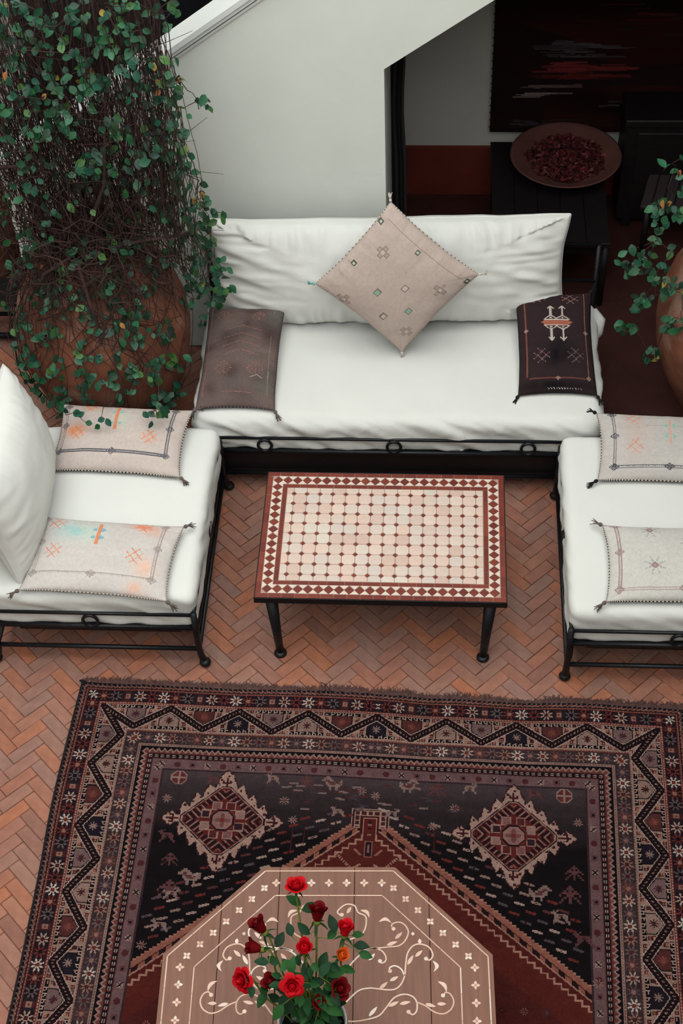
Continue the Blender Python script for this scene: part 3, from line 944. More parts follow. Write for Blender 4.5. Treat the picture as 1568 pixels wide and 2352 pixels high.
def clip_tile(cx, cy, x0, x1, y0, y1):
    """truncated-square tile between dot lines, corners cut where a dot stands"""
    def corner(x, y, sx, sy):
        k = ck if (FX0 + .001 < x < FX1 - .001 and FY0 + .001 < y < FY1 - .001) else 0
        xx, yy = x - sx * g, y - sy * g
        if k == 0: return [(xx, yy)]
        if sx * sy > 0: return [(xx, yy - sy * k), (xx - sx * k, yy)]
        return [(xx - sx * k, yy), (xx, yy - sy * k)]
    return corner(x0, y0, -1, -1) + corner(x1, y0, 1, -1) + corner(x1, y1, 1, 1) + corner(x0, y1, -1, 1)


xs = [FX0] + x_l + [FX1]; ys = [FY0] + y_l + [FY1]
cache = {}
for i in range(len(xs) - 1):
    for j in range(len(ys) - 1):
        cx, cy = (xs[i] + xs[i + 1]) / 2, (ys[j] + ys[j + 1]) / 2
        poly = [(x - cx, y - cy) for x, y in clip_tile(cx, cy, xs[i], xs[i + 1], ys[j], ys[j + 1])]
        ei = 0 if i == 0 else 2 if i == len(xs) - 2 else 1; ej = 0 if j == 0 else 2 if j == len(ys) - 2 else 1
        key = (ei, ej)
        if key not in cache: cache[key] = MB().prism(poly, -.005, 0, bev=.0012).mesh('field_tile', M['field_tile'])
        inst('field_tile', cache[key], tt, (cx, cy, TZ + random.uniform(-.0012, .0004)), (random.uniform(-.008, .008), random.uniform(-.008, .008), random.uniform(-.01, .01)))
dk = ck - .0018
dotm = MB().prism([(-dk, 0), (0, -dk), (dk, 0), (0, dk)], -.005, 0, bev=.0008).mesh('dot_tile', M['red_tile'])
for x in x_l:
    for y in y_l:
        inst('dot_tile', dotm, tt, (x + random.uniform(-.001, .001), y + random.uniform(-.001, .001), TZ - .0004), (0, 0, random.uniform(-.08, .08)))


def strip_run(name, x0, x1, y0, y1, n, along):
    for i in range(n):
        j0, j1 = i / n, (i + 1) / n
        if along == 'x':
            a, b, c_, d = x0 + (x1 - x0) * j0, x0 + (x1 - x0) * j1, y0, y1
        else:
            a, b, c_, d = x0, x1, y0 + (y1 - y0) * j0, y0 + (y1 - y0) * j1
        cx, cy = (a + b) / 2, (c_ + d) / 2
        key = (name, along, round(b - a, 4))
        if key not in cache:
            cache[key] = MB().box(-(b - a) / 2 + .0009, (b - a) / 2 - .0009, -(d - c_) / 2 + .0009, (d - c_) / 2 - .0009, -.005, 0, bev=.0008).mesh(name, M['red_tile'])
        inst(name, cache[key], tt, (cx, cy, TZ + random.uniform(-.0008, .0003)))


O1 = .025
strip_run('edge_strip', -TW / 2, TW / 2, TD / 2 - O1, TD / 2, 19, 'x'); strip_run('edge_strip', -TW / 2, TW / 2, -TD / 2, -TD / 2 + O1, 19, 'x')
strip_run('edge_strip', -TW / 2, -TW / 2 + O1, -TD / 2 + O1, TD / 2 - O1, 12, 'y'); strip_run('edge_strip', TW / 2 - O1, TW / 2, -TD / 2 + O1, TD / 2 - O1, 12, 'y')
IX, IY = FX1 + .0005, FY1 + .0005
strip_run('inner_strip', -IX - .0215, IX + .0215, IY, IY + .0215, 12, 'x'); strip_run('inner_strip', -IX - .0215, IX + .0215, -IY - .0215, -IY, 12, 'x')
strip_run('inner_strip', -IX - .0215, -IX, -IY, IY, 8, 'y'); strip_run('inner_strip', IX, IX + .0215, -IY, IY, 8, 'y')
BX, BY = TW / 2 - O1, TD / 2 - O1           # outer limits of the diamond band
band = BX - IX - .0215
nxd, nyd = 23, 16
sxp, syp = (2 * BX - band) / (nxd - 1), (2 * BY - band) / (nyd - 1)
hw = band / 2
dx_m = MB().prism([(-sxp / 2 + .0008, 0), (0, -hw + .002), (sxp / 2 - .0008, 0), (0, hw - .002)], -.005, 0, bev=.001).mesh('diamond_tile', M['red_tile'])
dy_m = MB().prism([(-hw + .002, 0), (0, -syp / 2 + .0008), (hw - .002, 0), (0, syp / 2 - .0008)], -.005, 0, bev=.001).mesh('diamond_tile', M['red_tile'])
tx_m = MB().prism([(-sxp / 2 + .0012, hw - .001), (0, .0018), (sxp / 2 - .0012, hw - .001)][::-1], -.005, 0, bev=.0007).mesh('triangle_tile', M['white_tile'])
ty_m = MB().prism([(-syp / 2 + .0012, hw - .001), (0, .0018), (syp / 2 - .0012, hw - .001)][::-1], -.005, 0, bev=.0007).mesh('triangle_tile', M['white_tile'])
z_ = lambda: TZ + random.uniform(-.0008, .0003)
for sy in (-1, 1):
    y = sy * (BY - hw)
    for i in range(nxd):
        x = -BX + hw + sxp * i
        inst('diamond_tile', dx_m, tt, (x, y, z_()), (0, 0, random.uniform(-.03, .03)))
        if i < nxd - 1:
            inst('triangle_tile', tx_m, tt, (x + sxp / 2, y, z_())); inst('triangle_tile', tx_m, tt, (x + sxp / 2, y, z_()), (0, 0, PI))
for sx in (-1, 1):
    x = sx * (BX - hw)
    for j in range(nyd):
        y = -BY + hw + syp * j
        if 0 < j < nyd - 1: inst('diamond_tile', dy_m, tt, (x, y, z_()), (0, 0, random.uniform(-.03, .03)))
        if j < nyd - 1:
            inst('triangle_tile', ty_m, tt, (x, y + syp / 2, z_()), (0, 0, PI / 2)); inst('triangle_tile', ty_m, tt, (x, y + syp / 2, z_()), (0, 0, -PI / 2))


# ================================================================== RUG
RW, RH, RES = 2.685, 2.10, .0042
rug_c = Canvas(RW, RH, RES, lin(30, 26, 38))
NAVY, BLK, MAR = lin(34, 30, 44), lin(22, 17, 22), lin(78, 36, 36)
REDB, TAN, PALE, MAUV = lin(112, 50, 44), lin(150, 108, 96), lin(182, 150, 138), lin(112, 84, 86)
GREYB, PINK = lin(74, 60, 68), lin(150, 84, 80)
c = rug_c
X, Y = c.X, c.Y
bu = np.minimum(X, RW - X)
b = np.minimum(bu, Y)
top = Y < bu
sx_ = np.where(X < RW / 2, X, RW - X)
s = np.where(top, sx_, Y)
tri = lambda s, p: np.abs(((s / p) % 1) - .5) * 2          # 1..0..1 triangle wave, period p
mod = lambda s, p: ((s % p) - p / 2)
cell = lambda s, p: np.floor(s / p).astype(int)
# field
fade = np.clip(1 - (Y - .44) / .30, 0, 1)
ab = vnoise(X * .6, Y * 26, 9.1) * .5 + vnoise(X * 1.5, Y * 60, 2.0) * .3
c.a[:] = np.array(lin(23, 17, 20)) * (1 - fade[..., None]) + np.array(lin(70, 56, 58)) * fade[..., None]
c.a *= (1 + .6 * ab[..., None])


def bandset(lo, hi, col): c.put((b >= lo) & (b < hi), col)


bandset(0, .440, BLK)
# outer guard: barber teeth
bandset(0, .014, BLK)
c.put((b >= .003) & (b < .012) & ((s % .022) < .008), lin(120, 100, 96), .7)
bandset(.014, .026, lin(84, 44, 42))
c.put((b >= .012) & (b < .026) & (np.abs(b - .018 - .004 * (tri(s, .022) * 2 - 1)) < .0026), TAN)
bandset(.028, .036, REDB)
c.put((b >= .030) & (b < .034) & ((s % .0125) < .008), TAN)
# flower border
def flower_band(lo, hi, p, s0, ground, cols, R, cyc):
    bandset(lo, hi, ground)
    bc = (lo + hi) / 2
    k = cell(s - s0, p); sl = mod(s - s0, p); bl = b - bc
    inb = (b >= lo) & (b < hi)
    tone = ((k % 3) == 0)
    c.put(inb & tone, np.array(ground) * 1.5 + .004, .6)
    r = np.hypot(sl, bl); th = np.arctan2(bl, sl)
    for q, (col, core, kind) in enumerate(cols):
        mk = inb & ((k % cyc) == q)
        if kind == 'sq':
            c.put(mk & (np.abs(sl) < .013) & (np.abs(bl) < .024), MAR)
            c.put(mk & (np.abs(sl) < .011) & (np.abs(bl) < .011), col); c.put(mk & (np.abs(sl) < .004) & (np.abs(bl) < .004), core)
        else:
            c.put(mk & (r < R * (.60 + .40 * np.cos(8 * th + PI))), col)
            c.put(mk & (r < R * .30), core)


WHT = lin(206, 184, 172)
flower_band(.036, .098, .0542, .03, lin(36, 24, 30), [(WHT, REDB, 'f'), (REDB, TAN, 'f'), (lin(106, 88, 88), BLK, 'f'), (TAN, REDB, 'sq'), (PALE, MAR, 'f'), (lin(118, 52, 48), BLK, 'f')], .030, 6)
bandset(.098, .108, REDB)
c.put((b >= .100) & (b < .106) & ((s % .0125) < .008), PALE)
# main meander
lo, hi = .110, .238
bandset(lo, hi, lin(158, 124, 112))
HP = (RW / 2 - .118) / 8
ph = (s - .118) / HP
k = np.floor(ph).astype(int); fr = ph - k
up_ = (k % 2) == 0
w01 = np.where(up_, fr, 1 - fr)                       # 0 at the outer side, 1 at the inner side
bz = lo + .012 + w01 * (hi - lo - .024)
inb = (b >= lo) & (b < hi)
# houses: one under every peak, standing on the outer line and on the inner line in turn
for side in (0, 1):
    p2 = 2 * HP
    s0 = .118 + (HP if side == 0 else 0)              # centre of the triangle based on that side
    sl = ((s - s0 + p2 / 2) % p2) - p2 / 2
    kk = np.floor((s - s0 + p2 / 2) / p2).astype(int)
    hb = (b - lo) if side == 0 else (hi - b)
    for q, col in enumerate([lin(122, 94, 92), lin(34, 26, 36), lin(88, 46, 44), lin(150, 118, 108)]):
        mk = inb & ((kk * 2 + side) % 4 == q)
        body = (np.abs(sl) < .046) & (hb > .016) & (hb < .060 + (.046 - np.abs(sl)) * .78)
        c.put(mk & body , BLK)
        c.put(mk & (np.abs(sl) < .0415) & (hb > .016) & (hb < .056 + (.0435 - np.abs(sl)) * .78), col)
        rr = np.hypot(sl, hb - .050); t2 = np.arctan2(hb - .050, sl)
        c.put(mk & (rr < .020 * (.7 + .3 * np.cos(8 * t2))), [lin(72, 40, 44), lin(140, 112, 104), lin(122, 66, 58), lin(66, 34, 36)][q])
    bar = inb & (np.abs(sl) < .080) & (hb > .003) & (hb < .020)
    c.put(bar, BLK)
    hook = bar & (((sl % .026) < .004) | (((sl % .026) < .014) & (np.abs(hb - .0145) < .0024)) | (((sl + .013) % .026 < .0035) & (hb < .011)))
    c.put(hook, PALE)
    for hs, hx_ in ((.044, .066), (.024, .098), (.024, .120), (.062, .062)):
        for sg in (-1, 1):
            d = np.maximum(np.abs(sl - sg * hx_), np.abs(hb - hs + .012))
            c.put(inb & (d < .0085), lin(64, 32, 34)); c.put(inb & (d < .0058), lin(176, 112, 96)); c.put(inb & (d < .0025), MAR)
dist = np.abs(b - bz) * .76
c.put(inb & (dist < .0180), lin(190, 160, 148))
c.put(inb & (dist < .0148), lin(30, 18, 22))
c.put(inb & (dist < .0035) & ((s % .014) < .006), TAN)
bandset(.238, .250, REDB)
bandset(.240, .248, lin(160, 126, 114))
c.put((b >= .242) & (b < .247) & ((s % .0125) < .007), lin(120, 76, 70))
flower_band(.250, .312, .0545, .045, lin(62, 45, 46), [(WHT, REDB, 'f'), (TAN, MAR, 'f'), (lin(110, 86, 88), MAR, 'f'), (lin(116, 66, 62), TAN, 'f'), (PALE, REDB, 'f'), (lin(96, 74, 80), TAN, 'f')], .029, 6)
bandset(.312, .322, lin(154, 120, 110))
c.put((b >= .314) & (b < .320) & ((s % .0125) < .007), lin(104, 62, 58))
bandset(.322, .356, BLK)
c.put((b >= .334 + .016 * tri(s, .026) - .004) & (b < .356), lin(158, 122, 112))
c.put((b >= .340 + .016 * tri(s, .026)) & (b < .356), lin(112, 60, 56))
bandset(.356, .362, lin(84, 42, 42))
bandset(.362, .384, BLK)
c.put((b >= .366) & (b < .380) & ((s % .026) < .013), lin(168, 146, 138))
c.put((b >= .371) & (b < .375) & ((s % .026) < .019), BLK)
c.put((b >= .366) & (b < .380) & (((s + .013) % .026) < .004), lin(112, 48, 46))
bandset(.384, .388, lin(90, 46, 46))
bandset(.388, .434, lin(112, 82, 84))
sl = mod(s, .066); kk = cell(s, .066); bl = b - .411; inb = (b >= .388) & (b < .434)
c.put(inb & (kk % 3 == 0) & (np.abs(sl) < .012) & (np.abs(bl) < .012), lin(160, 128, 118))
c.put(inb & (kk % 3 == 0) & (np.abs(np.abs(sl) - np.abs(bl)) < .0035) & (np.abs(sl) < .011), BLK)
c.put(inb & (kk % 3 == 1) & (np.hypot(sl, bl) < .014), lin(84, 40, 42))
c.put(inb & (kk % 3 == 2) & (np.maximum(np.abs(sl), np.abs(bl)) < .013), lin(98, 62, 66)); c.put(inb & (kk % 3 == 2) & (np.hypot(sl, bl) < .006), BLK)
bandset(.434, .440, lin(58, 40, 44))

FIELD = b >= .44
UC = RW / 2 + .002
# great red lozenge in the middle
du = np.abs(X - UC)
q = .0145
duq = np.floor(du / q) * q
edge = .600 + .80 * duq                 # stepped outline
edge2 = .600 + .80 * du
tip = (du < .078) & (Y > .585) & (Y < .70)
ins = FIELD & (Y > edge)
c.put(ins, lin(168, 116, 102))
c.put(FIELD & (Y > edge + .006) & (Y < edge2 + .05), lin(150, 92, 78))
sp = (X - Y) * (X < UC) + (-(X) - Y) * (X >= UC)
dd = Y - edge2
c.put(FIELD & (dd > .028) & (dd < .058), lin(40, 22, 24))
c.put(FIELD & (dd > .032) & (dd < .054) & ((du % .05) < .022), lin(150, 90, 76))
c.put(FIELD & (dd > .052) & (dd < .060), lin(170, 126, 112))
c.put(FIELD & (dd > .060), lin(86, 32, 29))
e3 = .600 + .105 + .80 * np.floor(du / .026) * .026
c.put(FIELD & (Y > e3) & (Y < e3 + .008), lin(176, 128, 112))
st_ = (du % .026) < .007
c.put(FIELD & st_ & (Y > e3 - .021) & (Y < e3 + .006), lin(176, 128, 112))
c.put(FIELD & (Y > e3 + .008), lin(94, 37, 32))
c.put(FIELD & (Y > edge2 + .24), lin(84, 35, 32))
# tip tower
T_ = lambda dx, y0, y1: (du < dx) & (Y > y0) & (Y < y1)
c.put(T_(.080, .582, .672), lin(172, 132, 120)); c.put(T_(.074, .588, .672), lin(58, 32, 34)); c.put(T_(.069, .592, .675), lin(172, 132, 120))
sq = (np.abs(((X - UC + .069) % .0276) - .0138) < .0095) & (np.abs(((Y - .592) % .024) - .012) < .0085)
c.put(T_(.069, .594, .674) & sq, lin(70, 36, 38))
c.put(T_(.040, .617, .70), lin(72, 28, 28)); c.put(T_(.030, .624, .73), lin(172, 128, 112)); c.put(T_(.0245, .629, .735), lin(92, 34, 32))
for (y0, col) in ((.640, lin(60, 26, 28)), (.655, TAN), (.672, lin(50, 22, 26)), (.70, TAN)): c.put(T_(.009, y0, y0 + .010), col)
c.put(T_(.017, .735, .81), lin(150, 100, 88)); c.put(T_(.012, .740, .805), lin(44, 24, 30)); c.put(T_(.004, .75, .79), TAN)
for sg in (-1, 1):
    c.line((UC + sg * .13, .80), (UC + sg * .065, .865), .010, lin(172, 126, 110), dash=.011); c.line((UC + sg * .065, .865), (UC + sg * .03, .845), .008, lin(172, 126, 110))
    c.line((UC + sg * .055, .775), (UC + sg * .03, .80), .009, lin(156, 104, 90))
# lower red ground with its own rows
for yy in np.arange(1.15, 2.0, .07):
    for xx in np.arange(.5, RW - .5, .085):
        if yy > .62 + .8 * abs(xx - UC) + .26: c.flower(xx + (.04 if int(yy * 100) % 2 else 0), yy, .017, random.choice([lin(58, 26, 30), lin(140, 92, 82), lin(66, 52, 60)]), lin(130, 66, 58))
# rows of little slanting dashes that follow the lozenge
for r_ in range(4):
    off = .055 + .060 * r_
    for sg in (-1, 1):
        for t in np.arange(.05 + .02 * r_, 1.05, .046):
            x = UC + sg * t; y = .600 + .8 * t - off
            if y < .56 + .03 * r_ or min(x, RW - x) < .47: continue
            col = random.choice([lin(150, 118, 110), lin(112, 46, 44), lin(176, 146, 136), lin(92, 50, 52), lin(88, 74, 80)])
            a = .016; sl_ = .5 * sg
            c.line((x - a, y - sl_ * a * .6), (x + a, y + sl_ * a * .6), .011, col, .9)
            if random.random() < .35: c.rect(x - .004, x + .004, y - .003, y + .003, lin(60, 26, 30))
# thin red rods between
for sg in (-1, 1):
    for dx in (.27, .32, .37): c.line((UC + sg * dx, .66), (UC + sg * dx, .58 + .8 * dx - .03), .003, lin(86, 32, 34), .8)
# the two cornered medallions
def medallion(cx, cy):
    a, bb = .255, .238
    w = c.win(cx - a - .02, cx + a + .02, cy - bb - .02, cy + bb + .02)
    x, y = c.X[w] - cx, c.Y[w] - cy
    ax, ay = np.abs(x), np.abs(y)
    d = ax / a + ay / bb
    # serrated leaf edge
    along = (ax / a - ay / bb)
    saw = ((along * 2.6 + .15) % 1.0)
    serr = 1.02 - .19 * np.abs(saw * 1.0 - .0) * (np.abs(along) < .78)
    stp = d + .018 * (np.floor(x / .009) % 2)
    pale = stp < serr
    c.sub(w, stp < serr + .035, lin(60, 28, 32)); c.sub(w, pale, lin(172, 136, 124))
    # small figures in the pale rim
    rim = pale & (d > .80)
    c.sub(w, rim & ((np.floor(x / .010) * 7 + np.floor(y / .010) * 5) % 11 == 0), lin(70, 34, 36))
    for (ox, oy, horiz) in ((0, -.185, 0), (0, .185, 0), (-.215, 0, 1), (.215, 0, 1)):
        p_, r_ = x - ox, y - oy
        if horiz: p_, r_ = r_, p_
        fork = ((np.abs(p_) < .004) & (np.abs(r_) < .022)) | ((np.abs(np.abs(p_) - .015) < .004) & (np.abs(r_) < .010)) | ((np.abs(r_ - .006) < .004) & (np.abs(p_) < .017))
        c.sub(w, fork, lin(66, 28, 32))
    for sg in (-1, 1):
        for oy in (-.028, .028):
            c.sub(w, (np.abs(x - sg * .190) < .010) & (np.abs(y - oy) < .010), lin(40, 24, 30))
        c.sub(w, (np.abs(x - sg * .190) < .005) & (ay < .006), lin(90, 40, 40))
    hexm = np.maximum(d / .765, np.maximum(ax / .180, ay / .165))
    c.sub(w, hexm < 1.0, lin(34, 22, 28)); c.sub(w, hexm < .965, lin(160, 126, 116)); c.sub(w, hexm < .935, lin(92, 36, 34))
    comb = (hexm < .90) & (d < .76) & (d > .40)
    t = (ax / a - ay / bb)
    tooth = comb & (((t * 7.5) % 1) < .58) & (np.abs(t) < .58) & (d > .46)
    c.sub(w, tooth, lin(40, 20, 24)); c.sub(w, comb & (((t * 7.5) % 1) > .58) & (((t * 7.5) % 1) < .80) & (np.abs(t) < .58), lin(150, 112, 104))
    inn = np.maximum(ax, ay) * .62 + (ax + ay) * .5
    c.sub(w, inn < .112, lin(96, 36, 34))
    for k in range(8):
        an = k * PI / 4 + PI / 8
        px, py = .078 * math.cos(an), .073 * math.sin(an)
        m_ = np.maximum(np.abs(x - px), np.abs(y - py))
        c.sub(w, m_ < .0205, lin(160, 122, 112)); c.sub(w, m_ < .0155, [lin(52, 32, 38), lin(128, 86, 84), lin(90, 38, 38), lin(148, 112, 104)][k % 4])
    oc = np.maximum(np.maximum(ax, ay), (ax + ay) * .72)
    c.sub(w, oc < .056, lin(110, 48, 44)); c.sub(w, oc < .050, lin(34, 24, 30)); c.sub(w, oc < .043, lin(150, 108, 100))
    fl = np.hypot(x, y); th = np.arctan2(y, x)
    c.sub(w, fl < .034 * (.7 + .3 * np.cos(4 * th)), lin(118, 74, 76)); c.sub(w, fl < .010, lin(120, 46, 44))


medallion(.722, .672); medallion(RW - .742, .676)
# birds, beasts and rosettes in the field
BIRD = ["..oo......", ".oooo.....", "ooxxoo...o", "..oxxxo.oo", "..ooxxxooo", "...oooooo.", "....o..o..", "....o..o.."]
GOAT = [".o.o......", "ooo.......", ".ooooooo..", "..ooxxooo.", "..ooo.ooo.", "..oo...oo.", ".oo.....oo", ".o.......o"]
TREE = ["....o....", "...ooo...", "..o.o.o..", ".ooooooo.", "o..ooo..o", "..o.o.o..", ".o..o..o.", "o...o...o"]
pal = {'o': lin(136, 108, 102), 'x': lin(92, 56, 56)}
dim = {'o': lin(96, 58, 60), 'x': lin(70, 40, 46)}
for (x, y, rows, p_, fl, ce) in ((.915, .46, GOAT, pal, False, .0075), (1.06, .47, TREE, dim, False, .010), (1.17, .47, BIRD, pal, False, .010), (1.50, .46, BIRD, pal, True, .010), (1.62, .47, TREE, dim, False, .010), (1.76, .46, GOAT, pal, True, .0075),
                                 (1.205, .605, GOAT, pal, False, .0075), (1.435, .60, GOAT, pal, True, .0075), (.50, .76, GOAT, dim, False, .009), (.53, .865, TREE, dim, False, .009), (.62, .94, BIRD, pal, False, .011), (.545, 1.00, TREE, dim, False, .013), (.56, 1.02, GOAT, pal, True, .008),
                                 (2.05, .93, BIRD, pal, True, .011), (2.17, .93, TREE, dim, False, .012), (2.13, 1.03, GOAT, pal, False, .009), (.53, 1.16, GOAT, pal, False, .009), (2.19, .83, TREE, dim, False, .010), (2.22, 1.12, GOAT, dim, False, .010), (.66, .48, GOAT, dim, False, .008), (2.03, .47, GOAT, dim, False, .008)):
    c.stamp(x, y, ce * .85, rows, p_, fl)
for (x, y, R) in ((.512, .475, .037), (2.155, .475, .037)):
    w = c.win(x - R, x + R, y - R, y + R); xx, yy = c.X[w] - x, c.Y[w] - y
    oc = np.maximum(np.maximum(np.abs(xx), np.abs(yy)), (np.abs(xx) + np.abs(yy)) * .72)
    c.sub(w, oc < R * .95, lin(150, 118, 110)); c.sub(w, oc < R * .8, lin(96, 46, 48)); c.sub(w, (oc < R * .8) & ((np.abs(xx) < .005) | (np.abs(yy) < .004)), lin(150, 118, 110))
for (x, y) in ((.975, .565), (1.695, .56), (1.02, .655), (1.605, .65), (.475, .58), (2.21, .60), (2.27, 1.30), (.47, 1.25), (1.30, .50), (1.36, .52)):
    c.flower(x, y, .022, lin(146, 112, 106), lin(110, 60, 58))
for _ in range(46):
    x = random.uniform(.95, 1.72); y = random.uniform(.455, .60)
    c.line((x - .016, y), (x + .016, y + random.uniform(-.004, .004)), .009, random.choice([lin(140, 112, 106), lin(86, 44, 48), lin(70, 58, 68)]), .75)
# wool: every knot a little different, rows faded unevenly
kn = rng.random((c.ny, c.nx)).astype(np.float32)
c.a *= (.80 + .40 * kn)[:, :, None]
c.a *= (1 + .25 * vnoise(X * 1.2, Y * 18, 6.6).astype(np.float32))[:, :, None]
c.a *= .70

ruga = math.radians(-1.38)
rug = thing('rug', 'large worn tribal rug in maroon, navy and tan with fringe, under the octagonal table', 'rug', (-1.345, -.557, 0), ruga)
nx, ny = c.nx, c.ny
gx, gy = np.meshgrid(np.linspace(0, RW, nx + 1), np.linspace(0, RH, ny + 1))
wob = .012 * vnoise(gx * 1.1, gy * 3.2, .5) * np.exp(-gx / .5) - .014 * np.exp(-gx / .35) * np.sin(gy * 3.0) * .9
wy = (.024 * vnoise(gx * 2.6, gy * .8, 8.5) + .008 * vnoise(gx * 7, gy * 1.2, 3.5)) * np.exp(-gy / .5)
gz = .0085 + .0012 * vnoise(gx * 55, gy * 55, 1.0) + .004 * np.clip(vnoise(gx * 1.6, gy * 3.0, 5.0), 0, 1)
V = np.stack([gx + wob, -(gy + wy), gz], -1).reshape(-1, 3)
me = grid_mesh('pile', V, nx + 1, ny + 1, M['rug'], c.a.reshape(-1, 3), smooth=False)
pile = inst('pile', me, rug)
# flip so that the pile faces up
me.flip_normals()
lft = V.reshape(ny + 1, nx + 1, 3)[:, 0]; topv = V.reshape(ny + 1, nx + 1, 3)[0]; rgt = V.reshape(ny + 1, nx + 1, 3)[:, -1]
MB().box(.01, RW - .01, -RH + .005, -.012, .001, .005).build('backing', M['selvedge'], rug)
for e in (lft, rgt):
    mb = MB(); mb.tube([(p[0], p[1], .006) for p in e[::6]], .0065, 6)
    mb.build('selvedge', M['selvedge'], rug, True)
mb = MB()
for i in range(2200):
    t = random.random(); p = topv[int(t * nx)]
    cl = vnoise(np.array([p[0] * 7]), np.array([1.5]), 4.0)[0]
    ln = random.uniform(.018, .045) * (1 + cl * 1.3)
    a = random.gauss(.1, .35) + cl * .8
    x0, y0 = p[0] + random.uniform(-.004, .004), p[1] - .004
    q0 = (x0, y0, .008); q1 = (x0 + math.sin(a) * ln * .5, y0 + math.cos(a) * ln * .5, .009); q2 = (x0 + math.sin(a * 1.5) * ln, y0 + math.cos(a * 1.5) * ln, .003)
    mb.tube([q0, q1, q2], [.0016, .0014, .0009], 3, cap=False)
tag(mb.build('fringe', M['fringe'], rug), kind='stuff')
mb = MB().tube([(-.018, .004, .008), (-.002, -.002, .012), (.012, -.004, .01)], [.004, .009, .005], 6)
mb.build('corner_knot', M['selvedge'], rug, True)
mb = MB().tube([(1.075, .055, .004), (1.10, .04, .012), (1.13, -.005, .012)], .0016, 4).tube([(1.10, .04, .012), (1.102, .0, .012)], .0013, 4)
mb.build('loose_thread', M['selvedge'], rug)

# ================================================================== OCTAGONAL TABLE
OZ = .50
OC = (-.120, -2.305)
ot = thing('octagonal_table', 'octagonal cedar table inlaid with mother of pearl, holding the rose vase', 'table', (*OC, 0), math.radians(2.0))
AP = .594


def octo(ap):
    r = ap / math.cos(PI / 8)
    return [(r * math.cos(PI / 8 + k * PI / 4), r * math.sin(PI / 8 + k * PI / 4)) for k in range(8)]


def clip_x(poly, x0, x1):
    def half(P, f):
        out = []
        for i in range(len(P)):
            p, q = P[i], P[(i + 1) % len(P)]
            fp, fq = f(p), f(q)
            if fp >= 0: out.append(p)
            if fp * fq < 0:
                t = fp / (fp - fq); out.append((p[0] + (q[0] - p[0]) * t, p[1] + (q[1] - p[1]) * t))
        return out
    return half(half(poly, lambda p: p[0] - x0), lambda p: x1 - p[0])


joints = [-.6, -.394, -.184, .095, .370, .6]
for i in range(5):
    P = clip_x(octo(AP), joints[i] + .0012, joints[i + 1] - .0012)
    MB().prism(P, OZ - .026, OZ + random.uniform(-.0006, .0006), bev=.0008).build('top_plank', M['table_wood'], ot)
MB().prism(octo(AP - .02), OZ - .05, OZ - .028).build('under_frame', M['table_leg'], ot)
for k in range(8):                                          # arcaded base, one panel a side
    a = k * PI / 4
    ca, sa = math.cos(a), math.sin(a)
    w2, d_ = .18, .43
    arch = [(-w2, .015), (-w2 + .05, .015)]
    arch += [(-(w2 - .05) * math.cos(t), .24 + .13 * math.sin(t)) for t in np.linspace(0, PI, 13)]
    arch += [(w2 - .05, .015), (w2, .015), (w2, OZ - .05), (-w2, OZ - .05)]
    n_ = len(arch)
    P = []
    for dd_ in (d_, d_ - .022):
        for (s_, z) in arch: P.append((ca * dd_ - sa * s_, sa * dd_ + ca * s_, z))
    F = [tuple(range(n_)), tuple(range(n_, 2 * n_))[::-1]] + [(i, (i + 1) % n_, n_ + (i + 1) % n_, n_ + i) for i in range(n_)]
    MB().add(P, F).build('side_panel', M['table_leg'], ot)
PZ = OZ + .0004


def pearl(name, poly, z=PZ):
    return MB().prism(poly, z - .002, z + .0009).build(name, M['pearl'], ot)


def ribbon(pts, w, name='inlay_stem'):
    # smooth with Catmull-Rom
    P = [Vector((*p, 0)) for p in pts]; Q = []
    for i in range(len(P) - 1):
        p0, p1, p2, p3 = P[max(i - 1, 0)], P[i], P[i + 1], P[min(i + 2, len(P) - 1)]
        for t in (0, .25, .5, .75):
            Q.append(.5 * ((2 * p1) + (-p0 + p2) * t + (2 * p0 - 5 * p1 + 4 * p2 - p3) * t * t + (-p0 + 3 * p1 - 3 * p2 + p3) * t ** 3))
    Q.append(P[-1])
    mb = MB()
    L_, R_ = [], []
    for i, p in enumerate(Q):
        t = (Q[min(i + 1, len(Q) - 1)] - Q[max(i - 1, 0)]).normalized(); n_ = Vector((-t.y, t.x, 0))
        L_.append(p + n_ * w / 2); R_.append(p - n_ * w / 2)
    k = len(Q)
    V_ = [(p.x, p.y, PZ + .0008) for p in L_] + [(p.x, p.y, PZ + .0008) for p in R_] + [(p.x, p.y, PZ - .002) for p in L_] + [(p.x, p.y, PZ - .002) for p in R_]
    F_ = []
    for i in range(k - 1):
        F_ += [(k + i, k + i + 1, i + 1, i), (i, i + 1, 2 * k + i + 1, 2 * k + i), (3 * k + i, 3 * k + i + 1, k + i + 1, k + i)]
    mb.add(V_, F_)
    return mb.build(name, M['pearl'], ot)


def leaf_poly(p, q, w, bend=0.0, k=7):
    p, q = Vector((*p, 0)), Vector((*q, 0)); d = q - p; n_ = Vector((-d.y, d.x, 0)).normalized()
    A = []; B = []
    for i in range(k + 1):
        t = i / k; m_ = p + d * t + n_ * bend * math.sin(PI * t); h = w / 2 * math.sin(PI * t) ** .8 * (1.25 - .5 * t)
        A.append(((m_ + n_ * h).x, (m_ + n_ * h).y)); B.append(((m_ - n_ * h).x, (m_ - n_ * h).y))
    return B + A[-2:0:-1]


